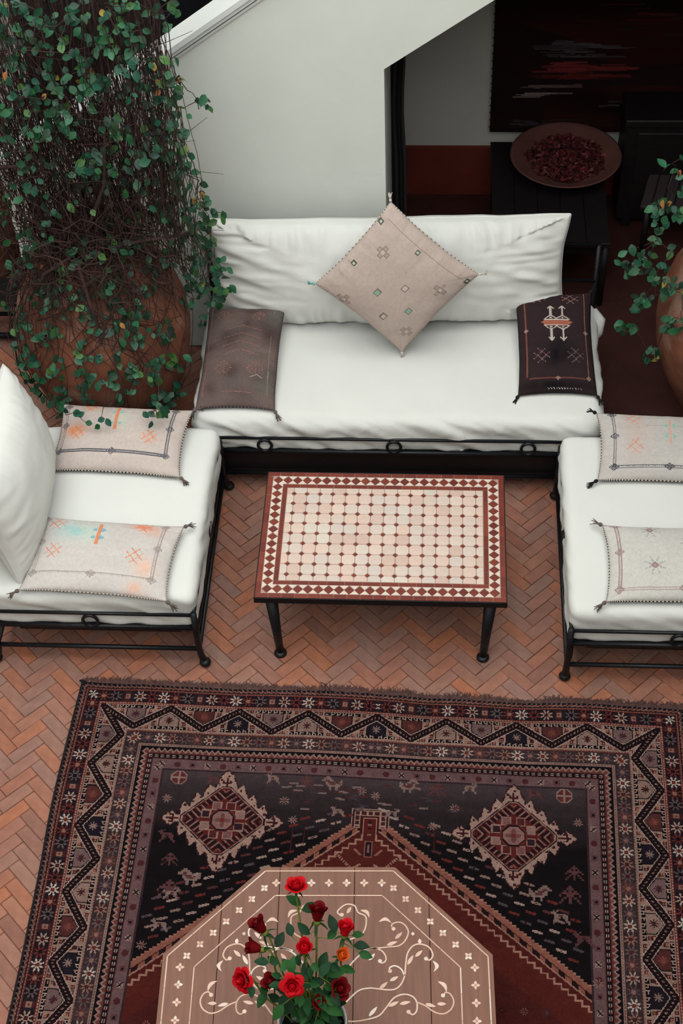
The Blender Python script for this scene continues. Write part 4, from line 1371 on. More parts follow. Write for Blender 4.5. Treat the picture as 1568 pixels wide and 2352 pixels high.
# outer and inner border lines, in lengths as they were let in
for ap, w in ((AP - .017, .004), (AP - .117, .004)):
    for k in range(8):
        if k in (5, 6, 7) : continue
        a = k * PI / 4; ca, sa = math.cos(a), math.sin(a); hl = ap * math.tan(PI / 8)
        npc = 4
        for j in range(npc):
            s0, s1 = -hl + 2 * hl * j / npc + .001, -hl + 2 * hl * (j + 1) / npc - .001
            P = [(ca * (ap + o) - sa * s_, sa * (ap + o) + ca * s_) for o, s_ in ((-w / 2, s0), (w / 2, s0), (w / 2, s1), (-w / 2, s1))]
            pearl('inlay_line', P)
# four-petalled flowers between the lines
petal = MB().prism(leaf_poly((.0015, 0), (.0165, 0), .0105), -.002, .0009).mesh('petal', M['pearl'])
for k in range(8):
    if k in (5, 6, 7): continue
    a = k * PI / 4; ap = AP - .066
    for j in range(7):
        s_ = (j - 3) * .0655 if k in (0, 2, 4) else (j - 3) * .063
        x, y = math.cos(a) * ap - math.sin(a) * s_, math.sin(a) * ap + math.cos(a) * s_
        e = bpy.data.objects.new('inlay_flower', None); e.empty_display_size = .02; e.location = (x, y, PZ); link(e, ot)
        for p_ in range(4): inst('petal', petal, e, (0, 0, random.uniform(-.0003, .0003)), (0, 0, a + p_ * PI / 2))
CURVES = [[(0.186,0.271),(0.218,0.275),(0.253,0.279),(0.276,0.298),(0.289,0.332),(0.276,0.360),(0.254,0.371),(0.231,0.364),(0.228,0.352)],[(0.155,0.120),(0.224,0.113),(0.255,0.127),(0.273,0.163),(0.278,0.210),(0.285,0.250),(0.304,0.278),(0.330,0.286),(0.362,0.274),(0.376,0.244),(0.364,0.225),(0.355,0.227)],[(0.273,0.166),(0.262,0.190),(0.240,0.203),(0.221,0.196),(0.222,0.186)],[(0.146,0.006),(0.183,0.019),(0.208,0.048),(0.236,0.084),(0.271,0.097),(0.302,0.088),(0.316,0.065),(0.314,0.036),(0.301,0.023),(0.289,0.029)],[(0.317,0.068),(0.345,0.055),(0.376,0.033),(0.407,0.026),(0.435,0.043),(0.445,0.072),(0.434,0.098),(0.418,0.104),(0.412,0.096)],[(0.125,0.260),(0.163,0.269),(0.192,0.260),(0.207,0.237),(0.205,0.220),(0.192,0.213),(0.187,0.218)],
          [(0.070,0.300),(0.125,0.330),(0.135,0.390),(0.106,0.409),(0.092,0.436),(0.060,0.441),(0.030,0.414),(0.040,0.398)], [(0.186,0.271),(0.140,0.262),(0.100,0.230),(0.06,0.18)], [(0.155,0.120),(0.11,0.11),(0.06,0.06)], [(0.146,0.006),(0.10,-0.002),(0.05,0.0)]]
DOTS = [(0.235,0.345),(0.351,0.230),(0.222,0.183),(0.286,0.033),(0.408,0.093),(0.186,0.221),(0.046,0.400)]
PODS = [[(0.240,0.305),(0.268,0.332)],[(0.210,0.281),(0.250,0.296)],[(0.312,0.237),(0.339,0.262)],[(0.284,0.206),(0.306,0.244)],[(0.221,0.146),(0.252,0.163)],[(0.183,0.115),(0.214,0.143)],[(0.255,0.061),(0.294,0.070)],[(0.216,0.052),(0.253,0.071)],[(0.386,0.062),(0.419,0.062)],[(0.345,0.062),(0.382,0.052)],[(0.146,0.223),(0.168,0.250)],[(0.147,0.016),(0.177,0.052)],[(0.299,0.327),(0.312,0.324)],[(0.330,0.287),(0.329,0.307)],[(0.065,0.405),(0.080,0.432)]]
COMMAS = [[(0.181,0.371),(0.202,0.385),(0.228,0.367)],[(0.374,0.223),(0.391,0.203),(0.376,0.180)],[(0.391,0.145),(0.413,0.134),(0.421,0.104)],[(0.113,0.418),(0.136,0.414),(0.147,0.387)]]
for sg in (1, -1):
    f = lambda p: (p[0] * sg + (.004 if sg > 0 else .0), p[1])
    for cv in CURVES: ribbon([f(p) for p in cv], .0052)
    for d in DOTS: pearl('inlay_dot', [(f(d)[0] + .0075 * math.cos(t), f(d)[1] + .0075 * math.sin(t)) for t in np.arange(10) * PI / 5])
    for p, q in PODS:
        pearl('inlay_leaf', leaf_poly(f(p), f(q), .013))
        m_ = ((p[0] + q[0]) / 2, (p[1] + q[1]) / 2)
    for p, m_, q in COMMAS:
        p, m_, q = f(p), f(m_), f(q)
        ch = Vector((q[0] - p[0], q[1] - p[1])); n_ = Vector((-ch.y, ch.x)).normalized()
        bend = (Vector(m_) - (Vector(p) + Vector(q)) / 2).dot(n_)
        pearl('inlay_leaf', leaf_poly(p, q, .0135, bend * .9))

# ================================================================== VASE AND ROSES
VX, VY = -.150, -2.40
vase = thing('vase', 'white glazed vase with dark brushed neck, full of red roses', 'vase', (VX, VY, OZ))
prof = [(0, .055), (.004, .062), (.03, .078), (.08, .104), (.13, .117), (.18, .118), (.205, .112), (.216, .114), (.220, .1165), (.219, .112), (.205, .1075), (.17, .111), (.10, .10), (.05, .07)]
MB().lathe(prof, 48).build('body', M['porcelain'], vase, True)
mb = MB()
for i in range(34):
    a = 2 * PI * i / 34
    ln = random.uniform(.02, .05)
    r_ = [np.interp(z, [0, .03, .08, .13, .18, .205], [.062, .078, .104, .117, .118, .112]) + .0012 for z in (.2, .2 - ln * .5, .2 - ln)]
    w_ = .006
    P = []
    for z, r2, ww in ((.2, r_[0], w_), (.2 - ln * .5, r_[1], w_ * .8), (.2 - ln, r_[2], w_ * .2)):
        P += [(r2 * math.cos(a - ww / r2), r2 * math.sin(a - ww / r2), z), (r2 * math.cos(a + ww / r2), r2 * math.sin(a + ww / r2), z)]
    mb.add(P, [(0, 1, 3, 2), (2, 3, 5, 4)])
mb.build('painted_drips', M['glaze_dark'], vase)
MB().lathe([(.15, .108), (.1502, .001)], 32, capb=False).build('water', M['water'], vase)


def petal_mesh(w, h, curl, cup, m, k=6):
    """one rose petal: cupped, edge rolled outward; base at the origin, grows along z, bulges to +x"""
    mb = MB(); P = []
    for i in range(k + 1):
        t = i / k
        for j in range(7):
            s_ = j / 6 * 2 - 1
            ww = w * (math.sin(PI * (.12 + .62 * t)) ** .8)
            an = s_ * 1.25
            rr = cup * (.35 + .65 * math.sin(PI * min(t * .62, .5)))
            x = rr * math.cos(an * ww / w) + curl * max(0, t - .72) ** 1.3 * 3.0
            y = rr * math.sin(an * ww / w) * 1.05
            z = h * t * (1 - .13 * s_ * s_ * t) - curl * max(0, t - .8) * 1.6
            P.append((x, y, z))
    F = [(i * 7 + j, i * 7 + j + 1, (i + 1) * 7 + j + 1, (i + 1) * 7 + j) for i in range(k) for j in range(6)]
    mb.add(P, F)
    return mb.mesh('petal', m, True)


PETALS = {}
for key, m_ in (('bright', M['rose']), ('dark', M['rose_dark']), ('orange', M['rose_orange'])):
    PETALS[key] = [petal_mesh(1, .042, .004, .0085, m_), petal_mesh(1, .044, .010, .014, m_), petal_mesh(1, .042, .018, .0195, m_), petal_mesh(1, .040, .030, .0235, m_)]


def leaf_mesh(L_, W_, m, fold=.25, droop=.15, k=5, serr=False, name='leaf', tip=True):
    mb = MB(); P = []
    for i in range(k + 1):
        t = i / k
        w_ = W_ / 2 * (math.sin(PI * min(max(t, .02), .985)) ** .75) * (1.12 - .3 * t)
        z = -droop * L_ * t * t
        P += [(t * L_, -w_, z + fold * w_), (t * L_, 0, z), (t * L_, w_, z + fold * w_)]
    F = []
    for i in range(k):
        a, b_ = i * 3, i * 3 + 3
        F += [(a, b_, b_ + 1, a + 1), (a + 1, b_ + 1, b_ + 2, a + 2)]
    mb.add(P, F)
    return mb.mesh(name, m, True)


RLEAF = [leaf_mesh(.052, .034, M['rose_leaf'], .3, .25), leaf_mesh(.042, .028, M['rose_leaf'], .4, .1), leaf_mesh(.060, .038, M['rose_leaf'], .25, .45)]
SEPAL = leaf_mesh(.028, .008, M['rose_leaf'], .3, .6, 4, name='sepal')


def frame_z(d):
    d = Vector(d).normalized()
    return d.to_track_quat('Z', 'Y').to_matrix()


def rose(label, head, face, kind, openness, scale, leaves=()):
    """head: bloom base in the world; face: direction the bloom opens to"""
    hx_, hy_, hz_ = head
    root = (VX + (hx_ - VX) * .12, VY + (hy_ - VY) * .12, OZ + .02)
    t = thing('rose', label, 'rose', root, group='red roses in the vase')
    H = Vector(head) - Vector(root)
    R = frame_z(face)
    rim_r = .088
    dirx = Vector((H.x, H.y, 0)); dl = dirx.length
    mid = Vector((H.x * .42, H.y * .42, .19))
    if mid.xy.length > .075: mid.xy = mid.xy.normalized() * .075
    f3 = Vector(face).normalized()
    pts = [Vector((0, 0, 0)), mid, H * .6 + mid * .18 + Vector((0, 0, .02)), H - f3 * .035, H]
    Q = []
    for i in range(len(pts) - 1):
        p0, p1, p2, p3 = pts[max(i - 1, 0)], pts[i], pts[i + 1], pts[min(i + 2, len(pts) - 1)]
        for u_ in (0, .33, .66): Q.append(.5 * ((2 * p1) + (-p0 + p2) * u_ + (2 * p0 - 5 * p1 + 4 * p2 - p3) * u_ ** 2 + (-p0 + 3 * p1 - 3 * p2 + p3) * u_ ** 3))
    Q.append(pts[-1])
    MB().tube(Q, .0034, 8).build('stem', M['rose_stem'], t, True)
    core = MB().lathe([(0, .004), (.008, .011), (.02, .0125), (.032, .0085), (.038, .002)], 12)
    bl_ = core.build('bloom', M['rose'] if kind == 'bright' else M['rose_dark'] if kind == 'dark' else M['rose_orange'], t, True, loc=H)
    bl_.rotation_euler = R.to_euler(); bl_.scale = (scale,) * 3
    layers = [(0, 3, 0)] + [(1, 4, .12)] + ([(2, 5, .25)] if openness > .3 else [(1, 4, .05)]) + ([(3, 5, .42)] if openness > .6 else [])
    for (li, n_, til) in layers:
        for i in range(n_):
            a = 2 * PI * (i + .37 * li + random.uniform(-.06, .06)) / n_ + li
            Rl = Matrix.Rotation(a, 3, 'Z') @ Matrix.Rotation(til * (.4 + openness) + random.uniform(-.05, .05), 3, 'Y')
            inst('petal', PETALS[kind][li], bl_, (0, 0, -.002 * li), Rl, random.uniform(.93, 1.05))
    cal = MB().lathe([(-.012, .0035), (-.006, .008), (.0, .009), (.004, .006)], 10).build('calyx', M['rose_stem'], t, True, loc=H)
    cal.rotation_euler = R.to_euler(); cal.scale = (scale,) * 3
    for i in range(5):
        Rl = Matrix.Rotation(i * 2 * PI / 5 + .3, 3, 'Z') @ Matrix.Rotation(-random.uniform(-.5, .6), 3, 'Y')
        inst('sepal', SEPAL, cal, (0, 0, -.003), Rl)
    for (p, d) in leaves:
        d = Vector(d).normalized()
        X_ = d; Z_ = Vector((0, -.35, 1)).cross(X_).cross(X_) * -1
        Z_ = (Vector((0, -.35, 1)) - X_ * X_.dot(Vector((0, -.35, 1)))).normalized(); Y_ = Z_.cross(X_)
        Ml = Matrix((X_, Y_, Z_)).transposed() @ Matrix.Rotation(random.uniform(-.4, .4), 3, 'X')
        base = Vector(p) - Vector(root)
        lf = inst('leaf', random.choice(RLEAF), t, base, Ml, random.uniform(.85, 1.1))
        near = min(Q, key=lambda q_: (q_ - base).length)
        if (near - base).length > .004:
            MB().tube([near, (near + base) / 2 + Vector((0, 0, .006)), base], .0014, 5).build('leaf_stalk', M['rose_stem'], t, True)

UPV = (0, -.5, .8)
rose('bright red rose at the top of the bunch, standing highest and farthest back', (-.208, -2.085, 1.035), (.0, .25, .9), 'bright', .55, 1.05, [((-.196, -2.108, .97), (-.5, .3, .3)), ((-.19, -2.12, .96), (.7, .2, .2))])
rose('dark red rose in bud right below the topmost rose', (-.137, -2.160, .965), (.05, .55, .85), 'dark', .25, 1.5, [((-.160, -2.20, .95), (-.6, .3, .35)), ((-.10, -2.20, .92), (.5, .5, .4))])
rose('dark red rose leaning out on the left, upper one of the left pair', (-.310, -2.205, .965), (-.55, .35, .75), 'dark', .3, 1.5, [((-.27, -2.24, .93), (.3, .5, .4))])
rose('almost black red rose on the left, lower one of the left pair', (-.318, -2.25, .93), (-.9, .1, .3), 'dark', .3, 1.35, [((-.29, -2.295, .93), (-.7, .0, .2))])
rose('red rose in the middle of the bunch', (-.172, -2.262, .955), (.0, -.1, 1), 'bright', .3, 1.3, [((-.221, -2.20, .93), (-.3, .8, .4)), ((-.146, -2.304, .955), (.5, -.6, .1)), ((-.22, -2.29, .94), (-.4, -.6, .2))])
rose('slim pointed red rosebud on the right of the bunch', (-.045, -2.198, .945), (.12, .35, .95), 'bright', .0, 1.35, [((-.013, -2.224, .93), (.6, -.1, .2)), ((.005, -2.247, .925), (.9, -.35, .1)), ((-.075, -2.19, .95), (-.3, .7, .6)), ((-.02, -2.19, .93), (.9, .1, .1))])
rose('small orange rose half hidden at the right among the leaves', (-.058, -2.255, .90), (.3, -.1, .9), 'orange', .1, 1.1, [((-.084, -2.295, .94), (.5, -.5, .1)), ((-.05, -2.285, .90), (.8, -.4, .0))])
rose('wide open red rose at the far left, facing the camera side', (-.375, -2.325, .86), (-.62, -.52, .6), 'bright', .8, .95, [((-.352, -2.345, .86), (.2, -.9, -.1)), ((-.30, -2.35, .86), (-.2, -.6, .5))])
rose('wide open red rose at the front centre with a swirled heart', (-.203, -2.39, .975), (.05, -.62, .78), 'bright', .8, .86, [((-.21, -2.345, .96), (.0, .5, .6)), ((-.236, -2.419, .89), (-.5, -.8, -.3)), ((-.15, -2.37, .95), (.6, -.2, .3))])
rose('large dark red rose at the right over the vase rim', (-.060, -2.365, .90), (.5, -.25, .8), 'dark', .6, 1.05, [((-.075, -2.385, .92), (.4, -.8, .1)), ((-.117, -2.342, .94), (.3, .5, .3))])
rose('dark red rose sunk among the leaves, left of the front rose', (-.270, -2.335, .85), (-.4, -.1, .8), 'dark', .3, 1.3, [((-.297, -2.363, .85), (-.5, -.8, -.1)), ((-.26, -2.286, .9), (-.6, .3, .2))])
rose('small dark red rose low at the front of the vase', (-.118, -2.405, .885), (.05, -.4, .9), 'dark', .15, 1.15, [((-.166, -2.43, .85), (-.2, -.9, .0)), ((-.083, -2.42, .82), (.5, -.8, -.2)), ((-.105, -2.44, .79), (.1, -1, -.1)), ((-.13, -2.44, .83), (.4, -.7, .3))])
# loose foliage at the heart of the bunch
fol = thing('rose_foliage', 'leafy green stems filling the middle of the vase between the roses', 'foliage', (VX, VY, OZ + .02))
for i in range(80):
    a = random.uniform(0, 2 * PI); rr = .105 * math.sqrt(random.random())
    p = Vector((rr * math.cos(a), rr * math.sin(a) * .9 + .045, random.uniform(.27, .42) - rr * .3))
    p.x = min(p.x, .055)
    if p.y < -.015: p.y = random.uniform(.02, .1)
    d = Vector((math.cos(a) + random.uniform(-.4, .4), math.sin(a) + random.uniform(-.4, .4), random.uniform(-.2, .5))).normalized()
    Z_ = (Vector((0, -.3, 1)) - d * d.dot(Vector((0, -.3, 1)))).normalized()
    Ml = Matrix((d, Z_.cross(d), Z_)).transposed() @ Matrix.Rotation(random.uniform(-.5, .5), 3, 'X')
    inst('leaf', random.choice(RLEAF), fol, p, Ml, random.uniform(.8, 1.1))
    MB().tube([(p.x * .25, p.y * .25, .0), (p.x * .55, p.y * .55, .19), p], [.0028, .0024, .0014], 6).build('stem', M['rose_stem'], fol, True)

# ================================================================== JARS
PROF = [(0, .20), (.08, .245), (.2, .31), (.35, .375), (.5, .415), (.62, .428), (.75, .42), (.88, .385), (1.0, .33), (1.1, .27), (1.15, .235), (1.18, .222), (1.195, .226), (1.205, .228), (1.207, .215), (1.19, .20), (1.17, .195), (1.1, .2)]


def jar(loc, k, kr, label, seed):
    t = thing('terracotta_jar', label, 'jar', (*loc, 0), group=None)
    pr = []
    zs = [p[0] for p in PROF[:14]]; rs = [p[1] for p in PROF[:14]]
    for z in np.linspace(0, 1.18, 40): pr.append((z * k, float(np.interp(z, zs, rs)) * kr))
    pr += [(z * k, r * kr) for z, r in PROF[12:]]
    mb = MB().lathe(pr, 64)
    V_ = np.array(mb.v); a = np.arctan2(V_[:, 1], V_[:, 0])
    f = 1 + .018 * vnoise(np.cos(a) * 2 + seed, np.sin(a) * 2, V_[:, 2] * 4) + .006 * np.sin(V_[:, 2] * 60 + seed) * .5
    V_[:, 0] *= f; V_[:, 1] *= f
    mb.v = [tuple(p) for p in V_]
    mb.build('body', M['jar'], t, True)
    MB().lathe([(1.15 * k, .2 * kr), (1.17 * k, .001)], 32, capb=False).build('soil', M['mortar'], t)
    return t


JL, JR = (-1.42, 1.15), (1.73, 1.25)
jar(JL, 1, 1, 'big terracotta jar at the left, overgrown by the creeper', 1.0)
jar(JR, 1, 1, 'big terracotta jar cut by the right edge behind the right chair', 4.0)
jar((-2.36, 2.35), .72, .62, 'smaller terracotta jar in the background at the far left', 7.0)


# ================================================================== CREEPERS
def table3(s): return [tuple(int(q) / 1000 for q in t.split(',')) for t in s.split()]


LEFT = table3("""-1502,939,2503 -1464,970,2505 -1416,1031,2390 -1327,883,2481 -1373,942,2412 -1384,1120,2301 -1329,1082,2313 -1282,1037,2396 -1252,1034,2377 -1113,1009,2426 -1123,1045,2440 -1099,1062,2450 -1005,955,2492 -1075,1090,2336 -997,1055,2447 -955,1181,2317 -915,1106,2354 -886,1205,2324 -893,1264,2325 -973,1043,2329 -929,1243,2222 -1176,1034,2296 -1128,1003,2322 -1077,967,2372 -1047,1022,2331 -1024,1048,2287 -1232,1087,2238 -1057,1044,2235 -1054,1088,2208 -1580,1101,2310 -1579,1052,2300 -1461,1080,2264 -1411,951,2315 -1503,1086,2225 -1298,904,2333 -1133,982,2271 -1525,954,2260 -1525,1090,2145 -1242,1029,2180 -1276,1056,2140 -1241,1094,2109 -1250,1004,2144 -1576,955,2153 -1223,1025,2108 -1235,928,2142 -1215,1029,2083 -1206,893,2143 -1278,958,2066 -1229,1095,1975 -1339,994,2128 -1392,1038,2078 -1326,1016,2073 -1409,1107,1994 -1556,987,2088 -1488,940,2123 -1496,1117,2011 -1490,1013,2048 -1435,981,2058 -1532,886,2129 -1395,1034,1962 -1422,1031,1960 -1460,1044,1912 -1415,1051,1904 -1317,888,2015 -1647,1046,1930 -1576,943,2012 -1525,1025,1870 -1492,970,1884 -1506,971,1864 -1445,954,1903 -1457,1068,1801 -1471,1019,1827 -1357,957,1914 -1352,1076,1859 -1170,928,1969 -1185,1048,1879 -1132,958,1963 -1244,1082,1815 -1157,1087,1808 -1162,963,1882 -1667,1092,1807 -1634,936,1884 -1003,1141,2131 -986,1207,2097 -965,1056,2155 -974,1204,2031 -924,1205,2083 -875,1162,2027 -907,1255,1967 -918,1094,2048 -947,1114,2043 -1053,1103,2088 -1000,883,2293 -1101,1091,2155 -1093,986,2196 -1055,1105,2026 -1022,1191,1962 -1004,1170,1914 -944,1081,1981 -922,1172,1928 -1043,1154,1913 -1039,1206,1842 -919,1269,1816 -840,1273,1846 -802,1270,1812 -925,1144,1869 -939,1053,1883 -1022,1172,1778 -1057,1110,1816 -933,1228,1715 -895,1179,1749 -926,1209,1695 -1014,1097,1765 -994,1141,1751 -1234,923,1808 -1308,1102,1646 -1321,1080,1674 -1263,1033,1692 -1316,895,1775 -1314,948,1716 -1289,984,1695 -1483,1068,1653 -1560,894,1755 -1524,910,1743 -1462,1115,1560 -1189,902,1771 -1183,957,1706 -1101,966,1794 -1062,1022,1737 -1112,929,1772 -1061,910,1781 -1080,1186,1587 -940,1032,1739 -942,1193,1599 -988,1199,1569 -999,1206,1547 -889,1202,1605 -915,1210,1536 -951,1201,1465 -977,1205,1428 -854,1217,1454 -849,1150,1430 -898,1202,1360 -1349,1108,1532 -1385,1097,1514 -1504,1200,1424 -1329,1200,1434 -1293,1202,1432 -1321,1201,1389 -1244,1200,1421 -1263,1201,1394 -1222,1204,1401 -1143,1043,1568 -1142,1203,1432 -1563,906,1660 -1530,1200,1358 -1624,1201,1347 -1408,1202,1397 -1406,1204,1365 -1464,1200,1340 -1508,1204,1320 -1067,1202,1341 -1208,1200,1315 -1613,1203,1311 -1619,1203,1297 -1503,1200,1304 -1817,1203,1282 -1378,1140,1289 -1343,1151,1290 -1308,1159,1288 -1270,1143,1287 -1202,1201,1306 -1169,1202,1314 -1199,1188,1289 -1117,1201,1288 -1137,1159,1289 -1160,1114,1288 -1060,1203,1340 -1026,1204,1322 -1018,1203,1261 -953,1187,1371 -917,1260,1307 -865,1165,1362 -867,1227,1261 -816,1198,1301 -771,1199,1283 -956,1202,1161 -924,1210,1123 -870,1201,1130 -967,1163,1155 -1153,1118,1209 -1689,1041,1288 -1649,1023,1289 -1603,952,1288 -1570,969,1288 -1704,1063,1156 -1831,1202,956 -1785,1203,994 -1590,935,1188 -1422,924,1289 -1387,927,1287 -1326,905,1288 -1295,888,1288 -1221,965,1285 -1244,940,1278 -1203,1020,1241 -1226,977,1212 -1409,888,1247 -1371,906,1232 -1467,885,1194 -1487,878,1200 -1528,917,1167 -1300,902,1177 -1338,886,1148 -1286,881,1149 -1237,938,1152 -1239,927,1124 -1283,891,1112 -1322,896,1122 -1138,1013,1100 -1116,1039,1069 -1107,1000,1012 -1162,930,1048 -1066,1201,1044 -1031,1250,1014 -1595,874,1119 -1561,876,1108 -1627,889,1078 -1595,880,1086 -1494,850,1131 -1479,845,1127 -1550,854,1085 -1470,833,1085 -1438,825,1097 -1670,881,1037 -1626,850,1008 -1570,825,1044 -1597,806,1017 -1533,831,1053 -1398,850,1095 -1356,849,1087 -1310,841,1094 -1271,837,1061 -1256,831,1057 -1410,794,1059 -1905,1201,698 -1925,1203,717 -1177,895,1012 -1225,846,987 -1200,840,1002 -1176,828,975 -1240,787,971 -1210,823,940 -1280,761,947 -1262,787,924 -1369,777,979 -1340,754,952 -1754,902,853 -1702,863,889 -1672,799,907 -1560,785,941 -1553,772,923 -1520,750,925 -1620,772,903 -1599,775,837 -1733,826,768 -1801,886,717 -1411,735,901 -1047,908,768 -1035,920,817 -1185,764,868 -1454,719,846 -1418,705,825 -1358,726,806 -1671,771,724 -1702,768,717 -1776,874,595 -1682,739,672 -1606,700,722 -1553,722,681 -1580,694,758 -1470,695,728 -1431,679,765 -1383,676,738 -1308,709,727 -1259,714,769 -1211,732,758 -1190,728,742 -1231,736,673 -1201,722,656 -1174,729,701 -1104,796,730 -1081,826,712 -1059,877,634 -1041,890,673 -1132,768,664 -1107,785,638 -1134,780,714 -1311,712,664 -1320,687,678 -1470,677,664 -1461,698,603 -1446,659,609 -1586,710,547 -1497,478,736 -1488,479,705 -1442,506,658 -1104,811,504 -1083,861,418 -1060,920,415 -1098,1167,140 -1136,785,471 -1054,510,713 -1097,510,660 -1031,485,697 -1062,514,647 -1711,788,548 -1560,714,616 -835,1251,934 -795,1187,968 -818,1217,914 -843,1192,945 -890,1156,1031 -967,1155,946 -969,1252,825 -904,1169,915 -926,1201,810 -968,1193,835 -997,1226,817 -885,1196,834 -852,1217,796 -839,1169,808 -816,1250,773 -788,1253,786 -879,1274,667 -880,1221,753 -953,1109,819 -958,1239,615 -961,1262,542 -873,1227,1058 -871,1141,1274 -851,1235,1209 -853,1216,1169 -1392,480,623 -1327,473,653""")
RIGHT = table3("""1200,1194,1356 1244,1275,1305 1229,1143,1354 1223,1220,1254 1270,1181,1346 1254,1134,1407 1327,1272,1256 1340,1260,1276 1321,1144,1319 1271,1218,1523 1298,1236,1495 1287,1179,1620 1326,1270,1353 1243,1190,1204 1238,1199,1149 1248,1130,1324 1123,1156,1136 1184,1200,1074 1177,1209,1028 1202,1227,1008 1214,1195,1067 1108,1185,1025 1164,1264,950 1121,1179,981 1141,1206,970 1198,1157,1033 1303,1157,1104 1271,1146,1043 1235,1153,1004 1222,1099,999 1257,1100,993 1287,1088,1009 1252,1152,927 1280,1076,992 1324,1136,886 1316,1079,973 1372,1113,956 1218,1227,790 1207,1087,865 1188,1097,850 1189,1129,794 1218,1081,876 1320,1049,793 1334,1029,811 1307,1035,759 1341,1032,763 1370,991,845 1374,988,790 1271,1228,408 1257,1072,570 1291,1086,563 1300,1076,532 1313,1178,414 1261,1105,473 1110,1149,672 1141,1217,603 1163,1078,694 1179,1170,641 1179,1087,875 1214,1209,753 1228,1133,831 1200,1182,750 1366,1061,948""")
VLEAF = [leaf_mesh(.042, .033, M['vine_leaf'], .18, .12, 4), leaf_mesh(.047, .035, M['vine_leaf'], .25, .2, 4), leaf_mesh(.035, .029, M['vine_leaf'], .1, .1, 4), leaf_mesh(.051, .037, M['vine_leaf'], .2, .3, 4)]
DRY = [leaf_mesh(.034, .024, M['leaf_dry'], .35, .4, 4)]


def leaf_frame(out):
    """leaf lying roughly in the light: blade normal up and outwards, tip hanging outwards"""
    n_ = (Vector((0, -.25, .75)) + Vector(out) * .6 + Vector((random.gauss(0, .4), random.gauss(0, .4), random.gauss(0, .3)))).normalized()
    d = Vector((random.gauss(0, 1), random.gauss(0, 1), random.gauss(-.4, .6))) + Vector(out) * .5
    d = (d - n_ * d.dot(n_)).normalized()
    return Matrix((d, n_.cross(d), n_)).transposed()


def creeper(name, label, pts, jar_xy, extra, mass):
    base = Vector((*jar_xy, 1.19))
    t = thing(name, label, 'climbing plant', base)
    P = [Vector(p) - base for p in pts]
    tw = MB()
    # branchlets: every leaf cluster hangs from the nearest leaf nearer the jar mouth or the top
    for i, p in enumerate(P):
        best = None; bd = .45
        for j, q in enumerate(P):
            if q.z > p.z + .012 or (mass and p.z > .35 and q.z > p.z):
                d = (q - p).length + abs(q.x - p.x) * .6
                if d < bd: bd, best = d, q
        q = best
        if q is None:
            q = p + Vector((-.16, .02, .10)) if (p.z > .0 and mass) else Vector((p.x * .25, p.y * .25, .02))
        m_ = (p + q) / 2 + Vector((random.gauss(0, .02), random.gauss(-.008, .012), random.gauss(-.01, .015)))
        q1 = p * .7 + q * .3 + Vector((random.gauss(0, .008), random.gauss(0, .006), random.gauss(0, .008)))
        tw.tube([q, m_, q1, p], [.0023, .0019, .0015, .0012], 4, cap=False)
    n_part = 0
    st = MB(); k_extra = []
    allp = [(p, True) for p in P]
    allp += [(p, False) for p in extra]
    for p, first in allp:
        out = Vector((p.x * .6, p.y * .6 - .25, 0)); out = out.normalized() if out.length > .01 else Vector((0, -1, 0))
        reps = 1 if not first else random.choice((2, 2, 3))
        for r_ in range(reps):
            off = Vector((random.gauss(0, .024), random.gauss(0, .014), random.gauss(0, .022))) if r_ else Vector((0, 0, 0))
            dry = random.random() < .035
            me_ = DRY[0] if dry else random.choice(VLEAF)
            R_ = leaf_frame(out); sc_ = random.uniform(.8, 1.15) * (1 if first else .9)
            pos = p + off - (R_ @ Vector((.018, 0, 0)))
            if (first and r_ == 0 and n_part < 300):
                inst('leaf', me_, t, pos, R_, sc_); n_part += 1
            else:
                vs = [R_ @ (v.co * sc_) + pos for v in me_.vertices]
                st.add(vs, [tuple(f.vertices) for f in me_.polygons], 1 if dry else 0)
    if st.n: tag(st.build('small_leaf', [M['vine_leaf'], M['leaf_dry']], t, True), kind='stuff')
    if mass: mass(tw, base)
    tag(tw.build('twig', M['twig'], t, True), kind='stuff')
    return t


